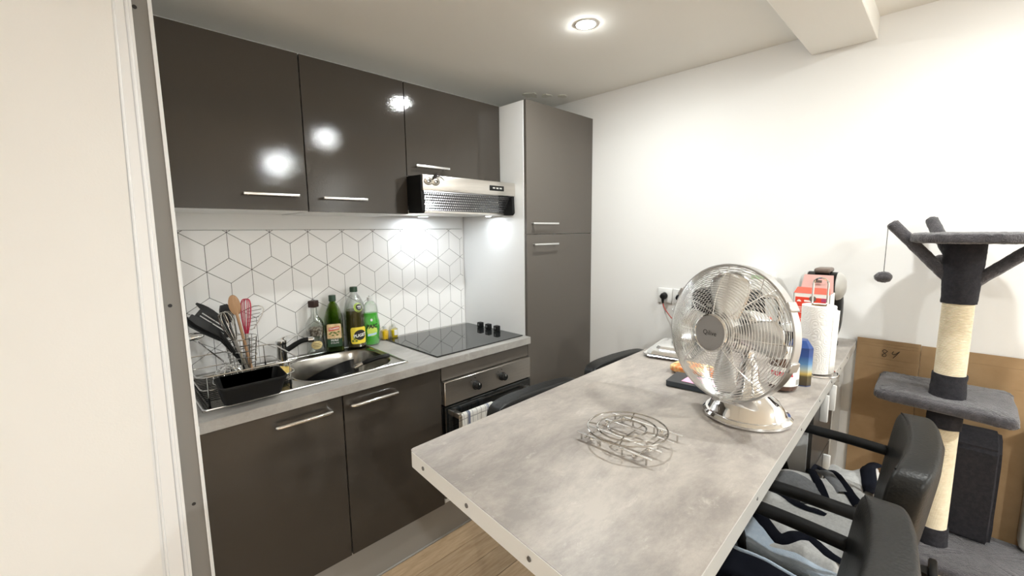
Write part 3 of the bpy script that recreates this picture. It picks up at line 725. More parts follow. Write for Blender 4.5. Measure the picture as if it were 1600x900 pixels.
part('cap', B().lathe([(0.0185, 0.280), (0.0185, 0.300), (0.017, 0.305), (0.001, 0.305)], 28, Matrix.Translation((x, y, z))), 'cap_green', t)
f = curved(x, y, 0.0502, R(-98), z); f2 = curved(x, y, 0.0502, R(-98), z, off=0.0014); f3 = curved(x, y, 0.0502, R(-98), z, off=0.002)
lb = part('label', patch(B(), f, rect(-0.040, 0.040, 0.022, 0.106, 0.012)), 'label_yellow', t)
part('label_oval', patch(B(), f2, ell(0.006, 0.066, 0.030, 0.026)), 'ink', lb)
part('label_name', text(B(), 'PUGET', 0.021, lambda u, v: f3(u + 0.006, 0.064 + v + u * 0.1), bold=0.0007), 'print_white', lb)
b = B()
for k in range(5): patch(b, f2, ell(-0.030 + 0.003 * (k % 2) + 0.0045 * k, 0.038 + 0.010 * ((k * 2) % 3), 0.0065, 0.0045, 12), 8)
part('label_olives', b, 'leaf_print', lb)
fn2 = lambda off: (lambda u, v: curved(x, y, 0.0475 - max(v + 0.005, 0) * 0.32, R(-92), z + 0.205, off=off)(u, v))
nk = part('label', patch(B(), fn2(0.0012), ell(0, 0, 0.022, 0.023)), 'lime_print', t, label='round neck label')
part('label_oval', patch(B(), fn2(0.0018), ell(0.004, 0.001, 0.016, 0.016)), 'ink', nk)
part('label_lines', patch(patch(B(), fn2(0.0024), rect(-0.005, 0.014, 0.003, 0.006), 6), fn2(0.0024), rect(-0.003, 0.012, -0.004, -0.002), 6), 'print_white', nk)
# washing-up liquid
x, y = -1.284, -0.085
t = thing('dish_soap_bottle', 'clear washing-up liquid bottle half full of bright green soap', 'bottle', (x, y, z))
pr = [(0.001, 0), (0.031, 0), (0.035, 0.006), (0.036, 0.05), (0.040, 0.09), (0.039, 0.12), (0.034, 0.14), (0.0325, 0.155), (0.034, 0.175), (0.031, 0.200), (0.022, 0.218), (0.013, 0.225), (0.012, 0.232)]
pr = [(r_ * 1.10, z_) for r_, z_ in pr]
mt = Matrix.Translation((x, y, z)) @ Matrix.Rotation(R(-20), 4, 'Z')
part('plastic', B().lathe(hollow(pr, 0.0012), 40, mt, ay=0.62), 'gclear', t, smooth=60)
part('soap', B().lathe([(0.001, 0.002), (0.030, 0.002), (0.0336, 0.008), (0.0346, 0.05), (0.0386, 0.09), (0.0376, 0.12), (0.0326, 0.14), (0.0312, 0.150), (0.0320, 0.166), (0.001, 0.167)], 40, mt, ax=1.10, ay=0.68), 'soap', t)
part('cap', B().lathe([(0.0145, 0.229), (0.0145, 0.246), (0.008, 0.249), (0.007, 0.256), (0.001, 0.256)], 24, Matrix.Translation((x, y, z))), 'cap_clear', t)
def soapf(off):
    m2 = mt
    def fn(u, v):
        r = 0.0412 + 0.002 * sin(v * 30); a = -pi / 2 + u / 0.044
        return m2 @ Vector(((r + off) * cos(a), (r * 0.62 + off) * sin(a), v))
    return fn
f, f2 = soapf(0.0016), soapf(0.0024)
lb = part('label', patch(B(), f, ell(0.001, 0.075, 0.027, 0.027)), 'lime_print', t)
part('label_wave', patch(B(), soapf(0.002), [(-0.022, 0.048), (0.022, 0.056), (0.022, 0.066), (0, 0.062), (-0.022, 0.060)]), 'sky_print', lb)
part('label_name', text(B(), 'PAIC', 0.027, lambda u, v: f2(u, 0.098 + v + u * 0.08), bold=0.0012, shear=0.15), 'ink', lb)
part('emblem', patch(B(), f2, ell(0, 0.132, 0.006, 0.007)), 'print_white', t)
# two small oil vials
for k, (x, y, h, lab) in enumerate(((-1.185, -0.035, 0.052, 'tiny yellow oil vial next to the green soap bottle'), (-1.128, -0.030, 0.054, 'tiny yellow oil vial with white label at the corner of the hob'))):
    t = thing('oil_vial', lab, 'bottle', (x, y, z), 'little yellow oil vials')
    mt = Matrix.Translation((x, y, z))
    part('glass', B().lathe(hollow([(0.001, 0), (0.0175, 0), (0.019, 0.003), (0.019, h * 0.9), (0.012, h), (0.009, h + 0.004), (0.009, h + 0.010)], 0.001), 24, mt, sq=5 if k else 3), 'gyellow' if not k else 'gclear', t, smooth=60)
    part('oil', B().lathe([(0.001, 0.0015), (0.0165, 0.0015), (0.0178, 0.004), (0.0178, h * (0.8 if k else 0.88)), (0.001, h * (0.81 if k else 0.89))], 24, mt, sq=5 if k else 3), 'oil_yellow', t)
    part('cap', B().lathe([(0.0105, h + 0.004), (0.0105, h + 0.020), (0.001, h + 0.021)], 16, mt), 'cap_clear', t)
    if k: part('label', B().box(x - 0.001, x + 0.016, y - 0.0205, y - 0.0192, z + 0.014, z + 0.044, mtx=mt @ Matrix.Rotation(R(-15), 4, 'Z') @ mt.inverted()), 'label_white', t, smooth=False)

# frying pan lying tilted in the sink bowl --------------------------------------
pc = Vector((-1.606, -0.360, 0.848))
pm = frame(pc, Vector((-0.20, 0.56, 1.0)), (0.2, 1, 0))
t = thing('frying_pan', 'black non-stick frying pan tilted in the sink bowl', 'pan', tuple(pc))
part('bowl', B().lathe([(0.001, 0.0), (0.086, 0.0), (0.094, 0.004), (0.112, 0.048), (0.115, 0.050), (0.1125, 0.0485), (0.091, 0.0075), (0.085, 0.0035), (0.001, 0.0035)], 48, pm), 'nonstick', t)
hs, he = pm @ Vector((0, 0, 0)), Vector((-1.372, -0.420, 0.930))
hd = Vector((-1.492, -0.382, 0.908))
part('collar', B().tube([hd + Vector((-0.020, 0.01, -0.012)), hd + Vector((0.012, -0.004, 0.002))], 0.013, 12, flat=0.7), 'steel', t, label='steel collar')
part('handle', B().tube(catmull([hd + Vector((0.008, -0.002, 0.0)), hd + Vector((0.035, -0.018, 0.012)), hd + Vector((0.09, -0.036, 0.022)), he], 6), [0.012] * 4 + [0.014] * 4 + [0.0125] * 7 + [0.013] * 3 + [0.009], 12, flat=0.75), 'black', t)

# dish rack ---------------------------------------------------------------------
t = thing('dish_rack', 'chrome wire dish rack with black grid floor standing on the drainer', 'dish rack', (-1.93, -0.28, 0.9))
RXA, RXB, RYA, RYB, RZ = -2.064, -1.775, -0.440, -0.120, 1.003
def rim(x0, x1, y0, y1, z, r=0.035):
    return [(p[0], p[1], z) for p in rect(x0, x1, y0, y1, r)]
b = B(); b.tube(rim(RXA - 0.012, RXB + 0.02, RYA - 0.006, RYB + 0.01, RZ), 0.0026, 8, closed=True)
part('rim', b, 'wire_dark', t)
part('rim', B().tube(rim(RXA - 0.004, RXB + 0.008, RYA, RYB + 0.004, 0.955), 0.002, 8, closed=True), 'wire_dark', t)
for x, y in ((RXA + 0.014, RYA), (RXB - 0.018, RYA), (RXA + 0.014, RYB), (RXB - 0.018, RYB), ((RXA + RXB) / 2, RYB), (RXA - 0.004, (RYA + RYB) / 2), (RXB + 0.006, (RYA + RYB) / 2)):
    corner = abs(y - RYA) < 0.02 or abs(y - RYB) < 0.02
    u = part('upright', B().tube([(x, y, 0.926), (x, y + (-0.004 if y < -0.3 else 0.006) * corner, RZ)], 0.0022, 8), 'wire_dark', t)
    part('foot', B().tube([(x, y, 0.9012), (x, y, 0.930)], 0.0038, 8), 'black', u)
b = B()
n = 15
for i in range(n):
    y = RYA + 0.012 + (RYB - RYA - 0.024) * i / (n - 1); b.tube([(RXA + 0.006, y, 0.9165), (RXB - 0.010, y, 0.9165)], 0.0018, 5)
for x in (RXA + 0.010, -1.96, -1.87, RXB - 0.014): b.tube([(x, RYA, 0.9135), (x, RYB, 0.9135)], 0.0022, 5)
part('grid_floor', b, 'black', t, kind='stuff', label='black coated wire floor')
# cutlery basket hanging in the rack (holds the utensils)
bx, by = -1.885, -0.175
t = thing('utensil_basket', 'round chrome wire utensil basket standing in the dish rack', 'basket', (bx, by, 0.918))
for z_, r_ in ((0.922, 0.040), (0.965, 0.047), (0.990, 0.050), (1.015, 0.052), (1.040, 0.054), (1.066, 0.056)):
    part('hoop', B().ring((bx, by, z_), (1, 0, 0), (0, 1, 0), r_, 0.0019, 36, 6), 'wire_dark', t)
b = B()
for k in range(10):
    a = k * 2 * pi / 10
    part('upright', B().tube([(bx, by, 0.9215), (bx + 0.040 * cos(a), by + 0.040 * sin(a), 0.922), (bx + 0.056 * cos(a), by + 0.056 * sin(a), 1.066)], 0.0015, 6), 'wire_dark', t)
# utensils
def utensil(name, label, base, tip, cat='utensil', group='utensils in the wire basket'):
    return thing(name, label, cat, tuple(base), group), Vector(base), Vector(tip)
def blade(bb, base, tip, widths, th, face=(0.35, -1, 0.1)):
    """flat head swept along base->tip with the given widths"""
    base, tip = Vector(base), Vector(tip); d = (tip - base).normalized(); s = d.cross(Vector(face)).normalized(); nrm = s.cross(d)
    n = len(widths); vs = []; fs = []
    for i, w_ in enumerate(widths):
        p = base + (tip - base) * (i / (n - 1)); bow = nrm * (0.004 * sin(pi * i / (n - 1)))
        for sx, st in ((-1, -1), (1, -1), (1, 1), (-1, 1)): vs.append(p + bow + s * (w_ * sx) + nrm * (th * st))
    for i in range(n - 1):
        for k in range(4): fs.append((i * 4 + k, i * 4 + (k + 1) % 4, (i + 1) * 4 + (k + 1) % 4, (i + 1) * 4 + k))
    fs += [(3, 2, 1, 0), tuple((n - 1) * 4 + k for k in range(4))]
    return bb.add(vs, fs)
def stick(base, tip, f0, f1): return base + (tip - base) * f0, base + (tip - base) * f1
# black spatulas
for lab, ba, ne, ti, wd in (('black spatula leaning furthest left in the utensil basket', (-1.874, -0.190, 0.940), (-1.955, -0.187, 1.070), (-2.068, -0.185, 1.174), (0.007, 0.012, 0.016, 0.016, 0.009)),
                            ('black spatula second from the left in the utensil basket', (-1.884, -0.206, 0.940), (-1.952, -0.210, 1.088), (-2.048, -0.214, 1.180), (0.007, 0.011, 0.014, 0.014, 0.010))):
    t, ba, ti = utensil('spatula', lab, ba, ti); ne = Vector(ne)
    part('handle', B().tube(catmull([ba, ba.lerp(ne, 0.5), ne, ne.lerp(ti, 0.1)], 5), [0.0095] * 6 + [0.0085] * 5 + [0.006] * 5, 10, flat=0.75), 'black', t)
    part('blade', blade(B(), ne, ti, wd, 0.0018), 'black', t)
# slotted turner
t, ba, ti = utensil('slotted_turner', 'black slotted turner with long slots in the utensil basket', (-1.872, -0.172, 0.940), (-2.022, -0.172, 1.182))
a, c = Vector((-1.920, -0.170, 1.083)), ti
part('handle', B().tube(catmull([ba, ba.lerp(a, 0.5), a, a.lerp(c, 0.1)], 5), [0.0095] * 6 + [0.0085] * 5 + [0.006] * 5, 10, flat=0.75), 'black', t)
d = (c - a).normalized(); s = d.cross(Vector((0.35, -1, 0.1))).normalized(); nr = s.cross(d)
b = B(); L_ = (c - a).length
def tri_bar(u0, u1, v0, v1):
    vs = [a + s * u + d * v + nr * w_ for w_ in (-0.0016, 0.0016) for u, v in ((u0, v0), (u1, v0), (u1, v1), (u0, v1))]
    b.add(vs, [(3, 2, 1, 0), (4, 5, 6, 7), (0, 1, 5, 4), (1, 2, 6, 5), (2, 3, 7, 6), (3, 0, 4, 7)])
tri_bar(-0.017, 0.017, 0.0, 0.020); tri_bar(-0.022, 0.022, L_ - 0.014, L_)
for k in range(4): u = -0.022 + k * 0.0123; tri_bar(u, u + 0.0072, 0.012, L_ - 0.01)
part('blade', b, 'black', t, smooth=False)
# rounded spoon behind it
t, ba, ti = utensil('serving_spoon', 'black rounded serving spoon behind the slotted turner', (-1.876, -0.150, 0.940), (-2.012, -0.118, 1.214))
ne = Vector((-1.928, -0.135, 1.128))
part('handle', B().tube(catmull([ba, ba.lerp(ne, 0.5), ne, ne.lerp(ti, 0.1)], 5), [0.008] * 11 + [0.006] * 5, 10, flat=0.7), 'black', t)
part('spoon_head', blade(B(), ne, ti, (0.006, 0.010, 0.012, 0.013, 0.012, 0.009, 0.003), 0.003), 'black', t)
# black ladle head behind wooden spoon
t, ba, ti = utensil('pasta_spoon', 'black spoon half hidden behind the wooden spoon', (-1.878, -0.142, 0.930), (-1.922, -0.110, 1.196))
a, c = stick(ba, ti, 0, 0.74); part('handle', B().tube([a, c], [0.008, 0.0055], 10, flat=0.7), 'black', t)
a, c = stick(ba, ti, 0.72, 1.0); part('spoon_head', blade(B(), a, c, (0.006, 0.018, 0.024, 0.025, 0.021, 0.012), 0.004), 'black', t)
# wooden spoon
t, ba, ti = utensil('wooden_spoon', 'brown wooden spoon standing tallest in the utensil basket', (-1.862, -0.195, 0.930), (-1.904, -0.180, 1.240))
a, c = stick(ba, ti, 0, 0.78); part('handle', B().tube([a, c], [0.006, 0.0052], 10), 'wood', t)
hm = frame(ba + (ti - ba) * 0.87, (ti - ba), (0, 1, 0))
def spoonfn(p): return hm @ Vector((p.x, p.y - (0.004 if p.y > 0 else 0), p.z))
part('spoon_head', B().sup((0, 0, 0), 0.021, 0.006, 0.041, 1, 1, 24, 16, fn=spoonfn), 'wood', t)
# whisks
def whisk(label, ba, ti, rw, frac, mloop, mhand, nw):
    t, ba, ti = utensil('whisk', label, ba, ti); d = (ti - ba).normalized(); m2 = frame(ba, d, (0, 1, 0)); L_ = (ti - ba).length
    part('handle', B().tube([ba, ba + d * L_ * frac], [0.008, 0.0065], 10), mhand, t)
    h = L_ * (1 - frac)
    for k in range(nw):
        an = pi * k / nw; pts = []
        for i in range(21):
            q = i / 20; th = pi * q; sgn = cos(th)
            pts.append(m2 @ Vector((rw * sgn_p(sgn, q) * cos(an), rw * sgn_p(sgn, q) * sin(an), L_ * frac + h * sin(th) ** 0.75)))
        part('wire_loop', B().tube(pts, 0.0017, 6), mloop, t)
def sgn_p(c, q): return math.copysign(1, c) * (abs(c) ** 0.55) * (0.22 + 0.78 * min(1, sin(pi * q) ** 0.6 * 1.0)) if abs(c) > 1e-6 else 0.0
whisk('steel balloon whisk with wire loops in the utensil basket', (-1.880, -0.208, 0.930), (-1.946, -0.225, 1.182), 0.034, 0.55, 'wire_dark', 'steel', 4)
whisk('crimson red silicone whisk on the right of the wooden spoon', (-1.868, -0.158, 0.930), (-1.850, -0.145, 1.215), 0.026, 0.50, 'redwhisk', 'steel', 4)
# steel ladle lying to the left
t, ba, ti = utensil('steel_ladle', 'shiny steel ladle end poking out below the spatulas, against the partition', (-1.918, -0.215, 0.940), (-2.052, -0.250, 1.106))
a, c = stick(ba, ti, 0, 0.9); part('handle', B().tube([a, c], 0.0045, 10, flat=0.6), 'chrome', t)
part('ladle_bowl', B().sup(tuple(Vector(ti) + Vector((-0.002, 0, 0.004))), 0.038, 0.030, 0.014, 1, 1, 24, 14), 'chrome', t)
# wire trivet rack leaning at the back
t = thing('wire_rack', 'small wire rack leaning against the tiles behind the whisks', 'wire rack', (-1.83, -0.10, 1.0))
fr = [(-1.852, -0.095, 0.925), (-1.842, -0.075, 1.06), (-1.812, -0.070, 1.075), (-1.765, -0.06, 1.150), (-1.80, -0.055, 1.168), (-1.87, -0.06, 1.14)]
part('frame', B().tube(catmull(fr, 3), 0.0022, 6), 'wire_dark', t)
for k in range(6):
    p = Vector((-1.842 + k * 0.002, -0.073, 1.07 + 0.016 * k)); q = p + Vector((0.035 + 0.004 * k, 0.004, 0.004))
    part('rung', B().tube([p, q], 0.0015, 6), 'wire_dark', t)
# black tray
t = thing('plastic_tub', 'black rectangular plastic tub hooked on the front rim of the dish rack', 'tub', (-1.934, -0.49, 0.916))
def tub(ix, iy, z): return [(p[0], p[1]) for p in rect(-1.934 - ix, -1.934 + ix, -0.449 - 2 * iy, -0.449, 0.016)]
lv = [(0.086, 0.038, 0.920), (0.099, 0.050, 0.990), (0.102, 0.053, 0.992), (0.102, 0.053, 0.997), (0.0985, 0.0495, 0.997), (0.084, 0.036, 0.924)]
vs = []; fs = []
for ix, iy, z_ in lv: vs += [(p[0], p[1], z_ + (p[1] + 0.449) * (0.14 if z_ > 0.95 else 0.05)) for p in tub(ix, iy, z_)]
n = 24
for i in range(len(lv) - 1): fs += [(i * n + k, i * n + (k + 1) % n, (i + 1) * n + (k + 1) % n, (i + 1) * n + k) for k in range(n)]
fs += [tuple(range(n))[::-1], tuple((len(lv) - 1) * n + k for k in range(n))]
part('shell', B().add(vs, fs), 'black_matte', t)
# strainer dome + sponge
t = thing('tea_strainer', 'pale wire strainer lying upside down behind the black tub', 'strainer', (-1.955, -0.265, 0.918))
for k in range(5): part('hoop', B().ring((-1.955, -0.265, 0.925 + 0.060 * sin(k * 0.33)), (1, 0, 0), (0, 1, 0), 0.052 * cos(k * 0.33), 0.0018, 32, 6), 'wire', t)
for k in range(6):
    a = k * pi / 6; part('rib', B().tube([Vector((-1.955 + 0.052 * cos(a) * cos(th), -0.265 + 0.052 * sin(a) * cos(th), 0.925 + 0.060 * sin(th))) for th in [pi * i / 14 for i in range(15)]], 0.0012, 5), 'wire', t)
t = thing('sponge', 'yellow sponge with dark scouring side in the dish rack corner', 'sponge', (-1.80, -0.335, 0.918))
sm = Matrix.Translation((-1.802, -0.335, 0.919)) @ Matrix.Rotation(R(35), 4, 'Z')
part('scouring_pad', B().box(-0.040, 0.040, -0.026, 0.026, 0, 0.008, 0.003, 2, sm), 'scourer', t); part('foam', B().box(-0.040, 0.040, -0.026, 0.026, 0.008, 0.030, 0.005, 2, sm), 'sponge', t)

# ================================================================== HIGH TABLE
TZ = 1.0
TA, TB, TC, TD = Vector((-1.832, -1.351, 0)), Vector((-1.884, -1.953, 0)), Vector((-0.003, -1.907, 0)), Vector((-0.003, -1.312, 0))
t = thing('high_table', 'long high table with grey concrete-look top and white raw end edge', 'table', (-1.0, -1.63, 0))
e1 = (TB - TA).normalized(); e2 = (TC - TB).normalized(); n1 = Vector((e1.y, -e1.x, 0)); n2 = Vector((e2.y, -e2.x, 0))
n1 = n1 if n1.x < 0 else -n1; n2 = n2 if n2.y < 0 else -n2
r = 0.012
def rnd_corner(P, ea, eb, k=5):   # quarter round between incoming direction ea and outgoing eb
    p0, p1 = P - ea * r, P + eb * r; return [(p0 * (1 - q) ** 2 + P * 2 * q * (1 - q) + p1 * q * q) for q in [i / k for i in range(k + 1)]]
top = rnd_corner(TA, (TA - TD).normalized(), e1) + [TB, TC, TD]
part('table_top', B().prism([(p.x, p.y) for p in top], 0.9635, TZ), 'table', t, smooth=False)
def edge(P, Q, n, m, name, z0=0.9640, z1=0.9993, th=0.0012, lab=None):
    d = (Q - P).normalized(); vs = []
    for z_ in (z0, z1): vs += [(*(P + n * 0.0)[:2], z_), (*(P + n * th)[:2], z_), (*(Q + n * th)[:2], z_), (*(Q)[:2], z_)]
    return part(name, B().add(vs, [(3, 2, 1, 0), (4, 5, 6, 7), (0, 1, 5, 4), (1, 2, 6, 5), (2, 3, 7, 6), (3, 0, 4, 7)]), m, t, smooth=False, label=lab)
ee = edge(TA + e1 * r, TB, n1, 'panel', 'end_edge', lab='white end edge with screws')
for f_ in (0.105, 0.375, 0.655):
    p = TA.lerp(TB, f_); p.z = 0.983
    part('screw', B().lathe([(0.0001, 0.0), (0.0045, 0.0), (0.0042, 0.0016), (0.0001, 0.0012)], 14, frame(p + n1 * 0.0012, n1)), 'screw', ee)
ee = edge(TB, TC, n2, 'grey_plastic', 'side_edge', lab='grey long edge band')
for f_ in (0.22, 0.42, 0.55, 0.66, 0.76, 0.85):
    p = TB.lerp(TC, f_); p.z = 0.985
    part('screw', B().lathe([(0.0001, 0.0), (0.0035, 0.0), (0.003, 0.0012), (0.0001, 0.001)], 12, frame(p + n2 * 0.0012, n2)), 'screw', ee)
part('leg', B().tube([(-1.30, -1.62, 0.0), (-1.30, -1.62, 0.9633)], 0.03, 20), 'alu', t)
# drawer unit under the far end
t = thing('drawer_unit', 'white drawer unit under the wall end of the high table', 'cabinet', (-0.30, -1.76, 0))
CX0, CX1, CY0, CY1 = -0.575, -0.014, -1.862, -1.655
part('side_panel', B().box(CX0, CX0 + 0.018, CY0, CY1, 0, 0.955), 'panel', t, smooth=False)
part('side_panel', B().box(CX1 - 0.018, CX1, CY0, CY1, 0, 0.955), 'panel', t, smooth=False)
part('back_panel', B().box(CX0 + 0.018, CX1 - 0.018, CY1 - 0.01, CY1, 0, 0.955), 'panel', t, smooth=False)
part('top_rail', B().box(CX0, CX1, CY0 - 0.012, CY1 - 0.012, 0.955, 0.9632), 'panel', t, smooth=False)
part('top_front', B().box(CX0 - 0.002, CX1, CY0 - 0.014, CY0, 0.90, 0.955, 0.002, 1), 'panel', t, smooth=False)
dk = mat('dark_drawer_front', (0.06, 0.055, 0.05), 0.35)
for z0, z1 in ((0.62, 0.893), (0.33, 0.612), (0.04, 0.322)):
    d = part('drawer', B().box(CX0 + 0.004, -0.215, CY0 - 0.012, CY0 + 0.004, z0, z1, 0.001, 1), dk, t, smooth=False)
    for hx in (-0.47, -0.33): part('handle', B().box(hx - 0.006, hx + 0.006, CY0 - 0.036, CY0 - 0.012, z1 - 0.11, z1 - 0.01, 0.003), 'white_plastic', d)
part('end_post', B().box(-0.205, CX1, CY0 - 0.014, CY0 + 0.004, 0.0, 0.898, 0.001, 1), 'grey_plastic', t, smooth=False, label='pale grey front board')

# trivet -------------------------------------------------------------------------
tcx, tcy = -1.466, -1.674
t = thing('wire_trivet', 'chrome wire trivet with three rings lying on the high table', 'trivet', (tcx, tcy, TZ))
for x in (-1.530, -1.487, -1.430, -1.388): part('bar', B().box(x - 0.0032, x + 0.0032, -1.768, -1.583, TZ + 0.0135, TZ + 0.0160, 0.0006, 1), 'wire', t)
for y in (-1.735, -1.674, -1.610):
    part('cross_wire', B().tube([(-1.538, y, TZ + 0.0118), (-1.380, y, TZ + 0.0118)], 0.0018, 6), 'wire_dark', t)
for x in (-1.530, -1.388):
    for y in (-1.756, -1.700, -1.645, -1.595): part('foot', B().tube([(x, y, TZ + 0.0135), (x, y, TZ + 0.0005)], 0.0020, 6), 'wire_dark', t)
for x, y in ((-1.528, -1.728), (-1.528, -1.622), (-1.390, -1.72), (-1.392, -1.62), (-1.485, -1.738), (-1.432, -1.600)):
    part('ball', B().sup((x, y, TZ + 0.0085), 0.0065, 0.0065, 0.0065, 1, 1, 16, 10), 'chrome', t)
for rr in (0.088, 0.066, 0.042): part('ring', B().ring((tcx, tcy, TZ + 0.0305), (1, 0, 0), (0, 1, 0), rr, 0.0021, 72, 6), 'wire_dark', t)
for a in (20, 110, 200, 290):
    c, s = cos(R(a)), sin(R(a)); part('spoke', B().tube([(tcx + 0.042 * c, tcy + 0.042 * s, TZ + 0.0275), (tcx + 0.088 * c, tcy + 0.088 * s, TZ + 0.0275)], 0.0016, 6), 'wire_dark', t)

# fan ------------------------------------------------------------------------------
FC = Vector((-1.157, -1.774, 1.214)); fa, fb, FR = 2.813, 0.089, 0.171
FN = Vector((cos(fb) * cos(fa), cos(fb) * sin(fa), sin(fb))); FU = Vector((0, 0, 1)).cross(FN).normalized(); FV = FN.cross(FU)
FM = Matrix.Identity(4)
for i in range(3): FM[i][0] = FU[i]; FM[i][1] = FV[i]; FM[i][2] = FN[i]; FM[i][3] = FC[i]
fx, fy = -1.135, -1.822
t = thing('table_fan', 'large chrome table fan with wire cage standing on the high table', 'fan', (fx, fy, TZ))
P0 = Matrix.Translation((fx, fy, TZ))
part('base', B().lathe([(0.001, 0.0005), (0.098, 0.0005), (0.102, 0.004), (0.102, 0.010), (0.096, 0.016), (0.090, 0.0165), (0.087, 0.021), (0.081, 0.034), (0.070, 0.047), (0.054, 0.058), (0.040, 0.069), (0.030, 0.084), (0.025, 0.102), (0.022, 0.125)], 64, P0), 'chrome', t)
mot = FC - FN * 0.058
part('stem', B().tube(catmull([(fx, fy, TZ + 0.085), (fx + 0.006, fy + 0.002, TZ + 0.13), (mot.x + 0.022, mot.y - 0.008, mot.z - 0.045), (mot.x + 0.022, mot.y - 0.008, mot.z)], 6), [0.022] * 7 + [0.018] * 12, 16), 'chrome', t)
part('motor', B().lathe([(0.001, -0.155), (0.030, -0.150), (0.050, -0.125), (0.056, -0.09), (0.056, -0.045), (0.045, -0.036), (0.001, -0.036)], 36, FM), 'chrome', t)
def cage(front):
    b = B(); n = 22 if front else 20
    def off(rr):
        q = max((rr - 0.046) / (FR - 0.046), 0.0)
        return (0.052 * (1 - q ** 2.4) + 0.010) if front else -(0.030 * (1 - q ** 3) + 0.012)
    for i in range(n):
        rr = 0.047 + (FR - 0.004 - 0.047) * i / (n - 1)
        b.ring(FM @ Vector((0, 0, off(rr))), FU, FV, rr, 0.00095 if front else 0.0008, 84, 5)
    for k in range(8):
        a = k * pi / 4 + (0.02 if front else 0.35)
        b.tube([FM @ Vector((rr * cos(a), rr * sin(a), off(rr) - (0.002 if front else -0.002))) for rr in [0.044 + (FR - 0.044) * i / 10 for i in range(11)]], 0.0013, 5)
    return b
part('front_grille', cage(True), 'wire', t, kind='stuff')
part('rear_grille', cage(False), 'wire', t, kind='stuff')
part('rim', B().lathe([(FR + 0.001, -0.014), (FR + 0.003, -0.013), (FR + 0.003, 0.011), (FR + 0.001, 0.012), (FR - 0.002, 0.011), (FR - 0.002, -0.013), (FR + 0.001, -0.014)], 96, FM), 'hubmetal', t)
for a in (30, 150, 270, 345):
    cm = FM @ Matrix.Rotation(R(a), 4, 'Z')
    part('clip', B().box(FR - 0.001, FR + 0.008, -0.012, 0.012, -0.016, 0.016, 0.002, 1, cm), 'hubmetal', t)
hub = part('hub_badge', B().lathe([(0.046, 0.055), (0.046, 0.063), (0.043, 0.066), (0.0405, 0.0665), (0.040, 0.065), (0.001, 0.0655)], 48, FM), 'badge', t)
part('hub_ring', B().lathe([(0.0455, 0.060), (0.047, 0.062), (0.0465, 0.066), (0.0435, 0.0675), (0.0425, 0.066)], 48, FM, caps=False), 'chrome', hub)
part('badge_lettering', text(B(), 'Qilive', 0.0165, lambda u, v: FM @ Vector((u, v, 0.0658))), 'ink', hub)
part('spinner', B().lathe([(0.001, 0.030), (0.020, 0.028), (0.034, 0.018), (0.036, -0.010), (0.034, -0.02), (0.001, -0.02)], 32, FM), 'blade', t)
for k in range(4):
    a0 = R(93 + 90 * k)
    def bl(u, v, a0=a0):
        rr = 0.030 + 0.122 * v; hw = 0.020 + 0.026 * sin(min(v * 1.25, 1) * pi / 2) - 0.024 * max(v - 0.84, 0) / 0.16
        s_ = (u - 0.5) * 2 * hw; z_ = 0.002 + s_ * 0.42 * (1.15 - 0.5 * v) + 0.010 * (1 - (2 * u - 1) ** 2)
        c, s2 = cos(a0), sin(a0)
        return FM @ Vector((rr * c - s_ * s2, rr * s2 + s_ * c, z_))
    o = part('blade', B().grid(14, 16, bl), 'blade', t, smooth=80)
    m_ = o.modifiers.new('thick', 'SOLIDIFY'); m_.thickness = 0.0016
# things behind the fan -----------------------------------------------------------
# notebook with sticky note
nm = Matrix.Translation((-1.012, -1.655, TZ)) @ Matrix.Rotation(R(7), 4, 'Z')
t = thing('notebook', 'dark notebook lying flat on the table behind the fan', 'notebook', (-1.012, -1.655, TZ))
part('cover', B().box(-0.052, 0.052, -0.086, 0.086, 0.0165, 0.018, 0.0008, 1, nm), 'slate', t); part('pages', B().box(-0.051, 0.051, -0.085, 0.085, 0.001, 0.0165, 0.001, 1, nm), 'pages', t)
solo('sticky_note', B().box(-0.036, 0.030, -0.050, 0.042, 0.0182, 0.0190, 0, 1, nm @ Matrix.Rotation(R(-6), 4, 'Z')), 'pink', 'pink sticky note on the dark notebook', 'note', (-1.012, -1.655, TZ + 0.0182), smooth=False)
t = thing('snack_packet', 'orange snack packet seen through the lower left of the fan', 'packet', (-0.90, -1.58, TZ))
part('pouch', B().sup((-0.905, -1.590, TZ + 0.016), 0.045, 0.070, 0.015, 0.6, 0.5), 'orange', t)
part('seal', B().box(-0.945, -0.865, -1.672, -1.655, TZ + 0.012, TZ + 0.0145, 0.0008, 1), 'orange', t)
# jar of chocolate spread
jx, jy = -0.855, -1.836
t = thing('spread_jar', 'jar of brown spread with white and red label behind the fan', 'jar', (jx, jy, TZ))
jm = Matrix.Translation((jx, jy, TZ))
part('jar_body', B().lathe([(0.001, 0.001), (0.036, 0.001), (0.043, 0.006), (0.046, 0.02), (0.046, 0.075), (0.042, 0.09), (0.036, 0.098), (0.036, 0.104)], 40, jm, ay=0.84), 'choc', t)
part('lid', B().lathe([(0.0385, 0.100), (0.0390, 0.102), (0.0390, 0.120), (0.037, 0.122), (0.001, 0.122)], 40, jm, ay=0.84), 'white_plastic', t)
JA = R(196)
f = curved(jx, jy, 0.0465, JA, TZ, ay=0.86); f2 = curved(jx, jy, 0.0465, JA, TZ, ay=0.86, off=0.0016)
lb = part('label', patch(B(), f, rect(-0.066, 0.060, 0.020, 0.076, 0.004), 40), 'label_white', t)
part('label_name', text(B(), 'nutella', 0.025, lambda u, v: f2(u - 0.006, 0.058 + v), bold=0.0008), 'print_red', lb)
b = B()
for k in range(9): patch(b, f2, rect(0.040 + k * 0.0019, 0.0408 + k * 0.0019, 0.024, 0.040), 2)
part('barcode', b, 'ink', lb)
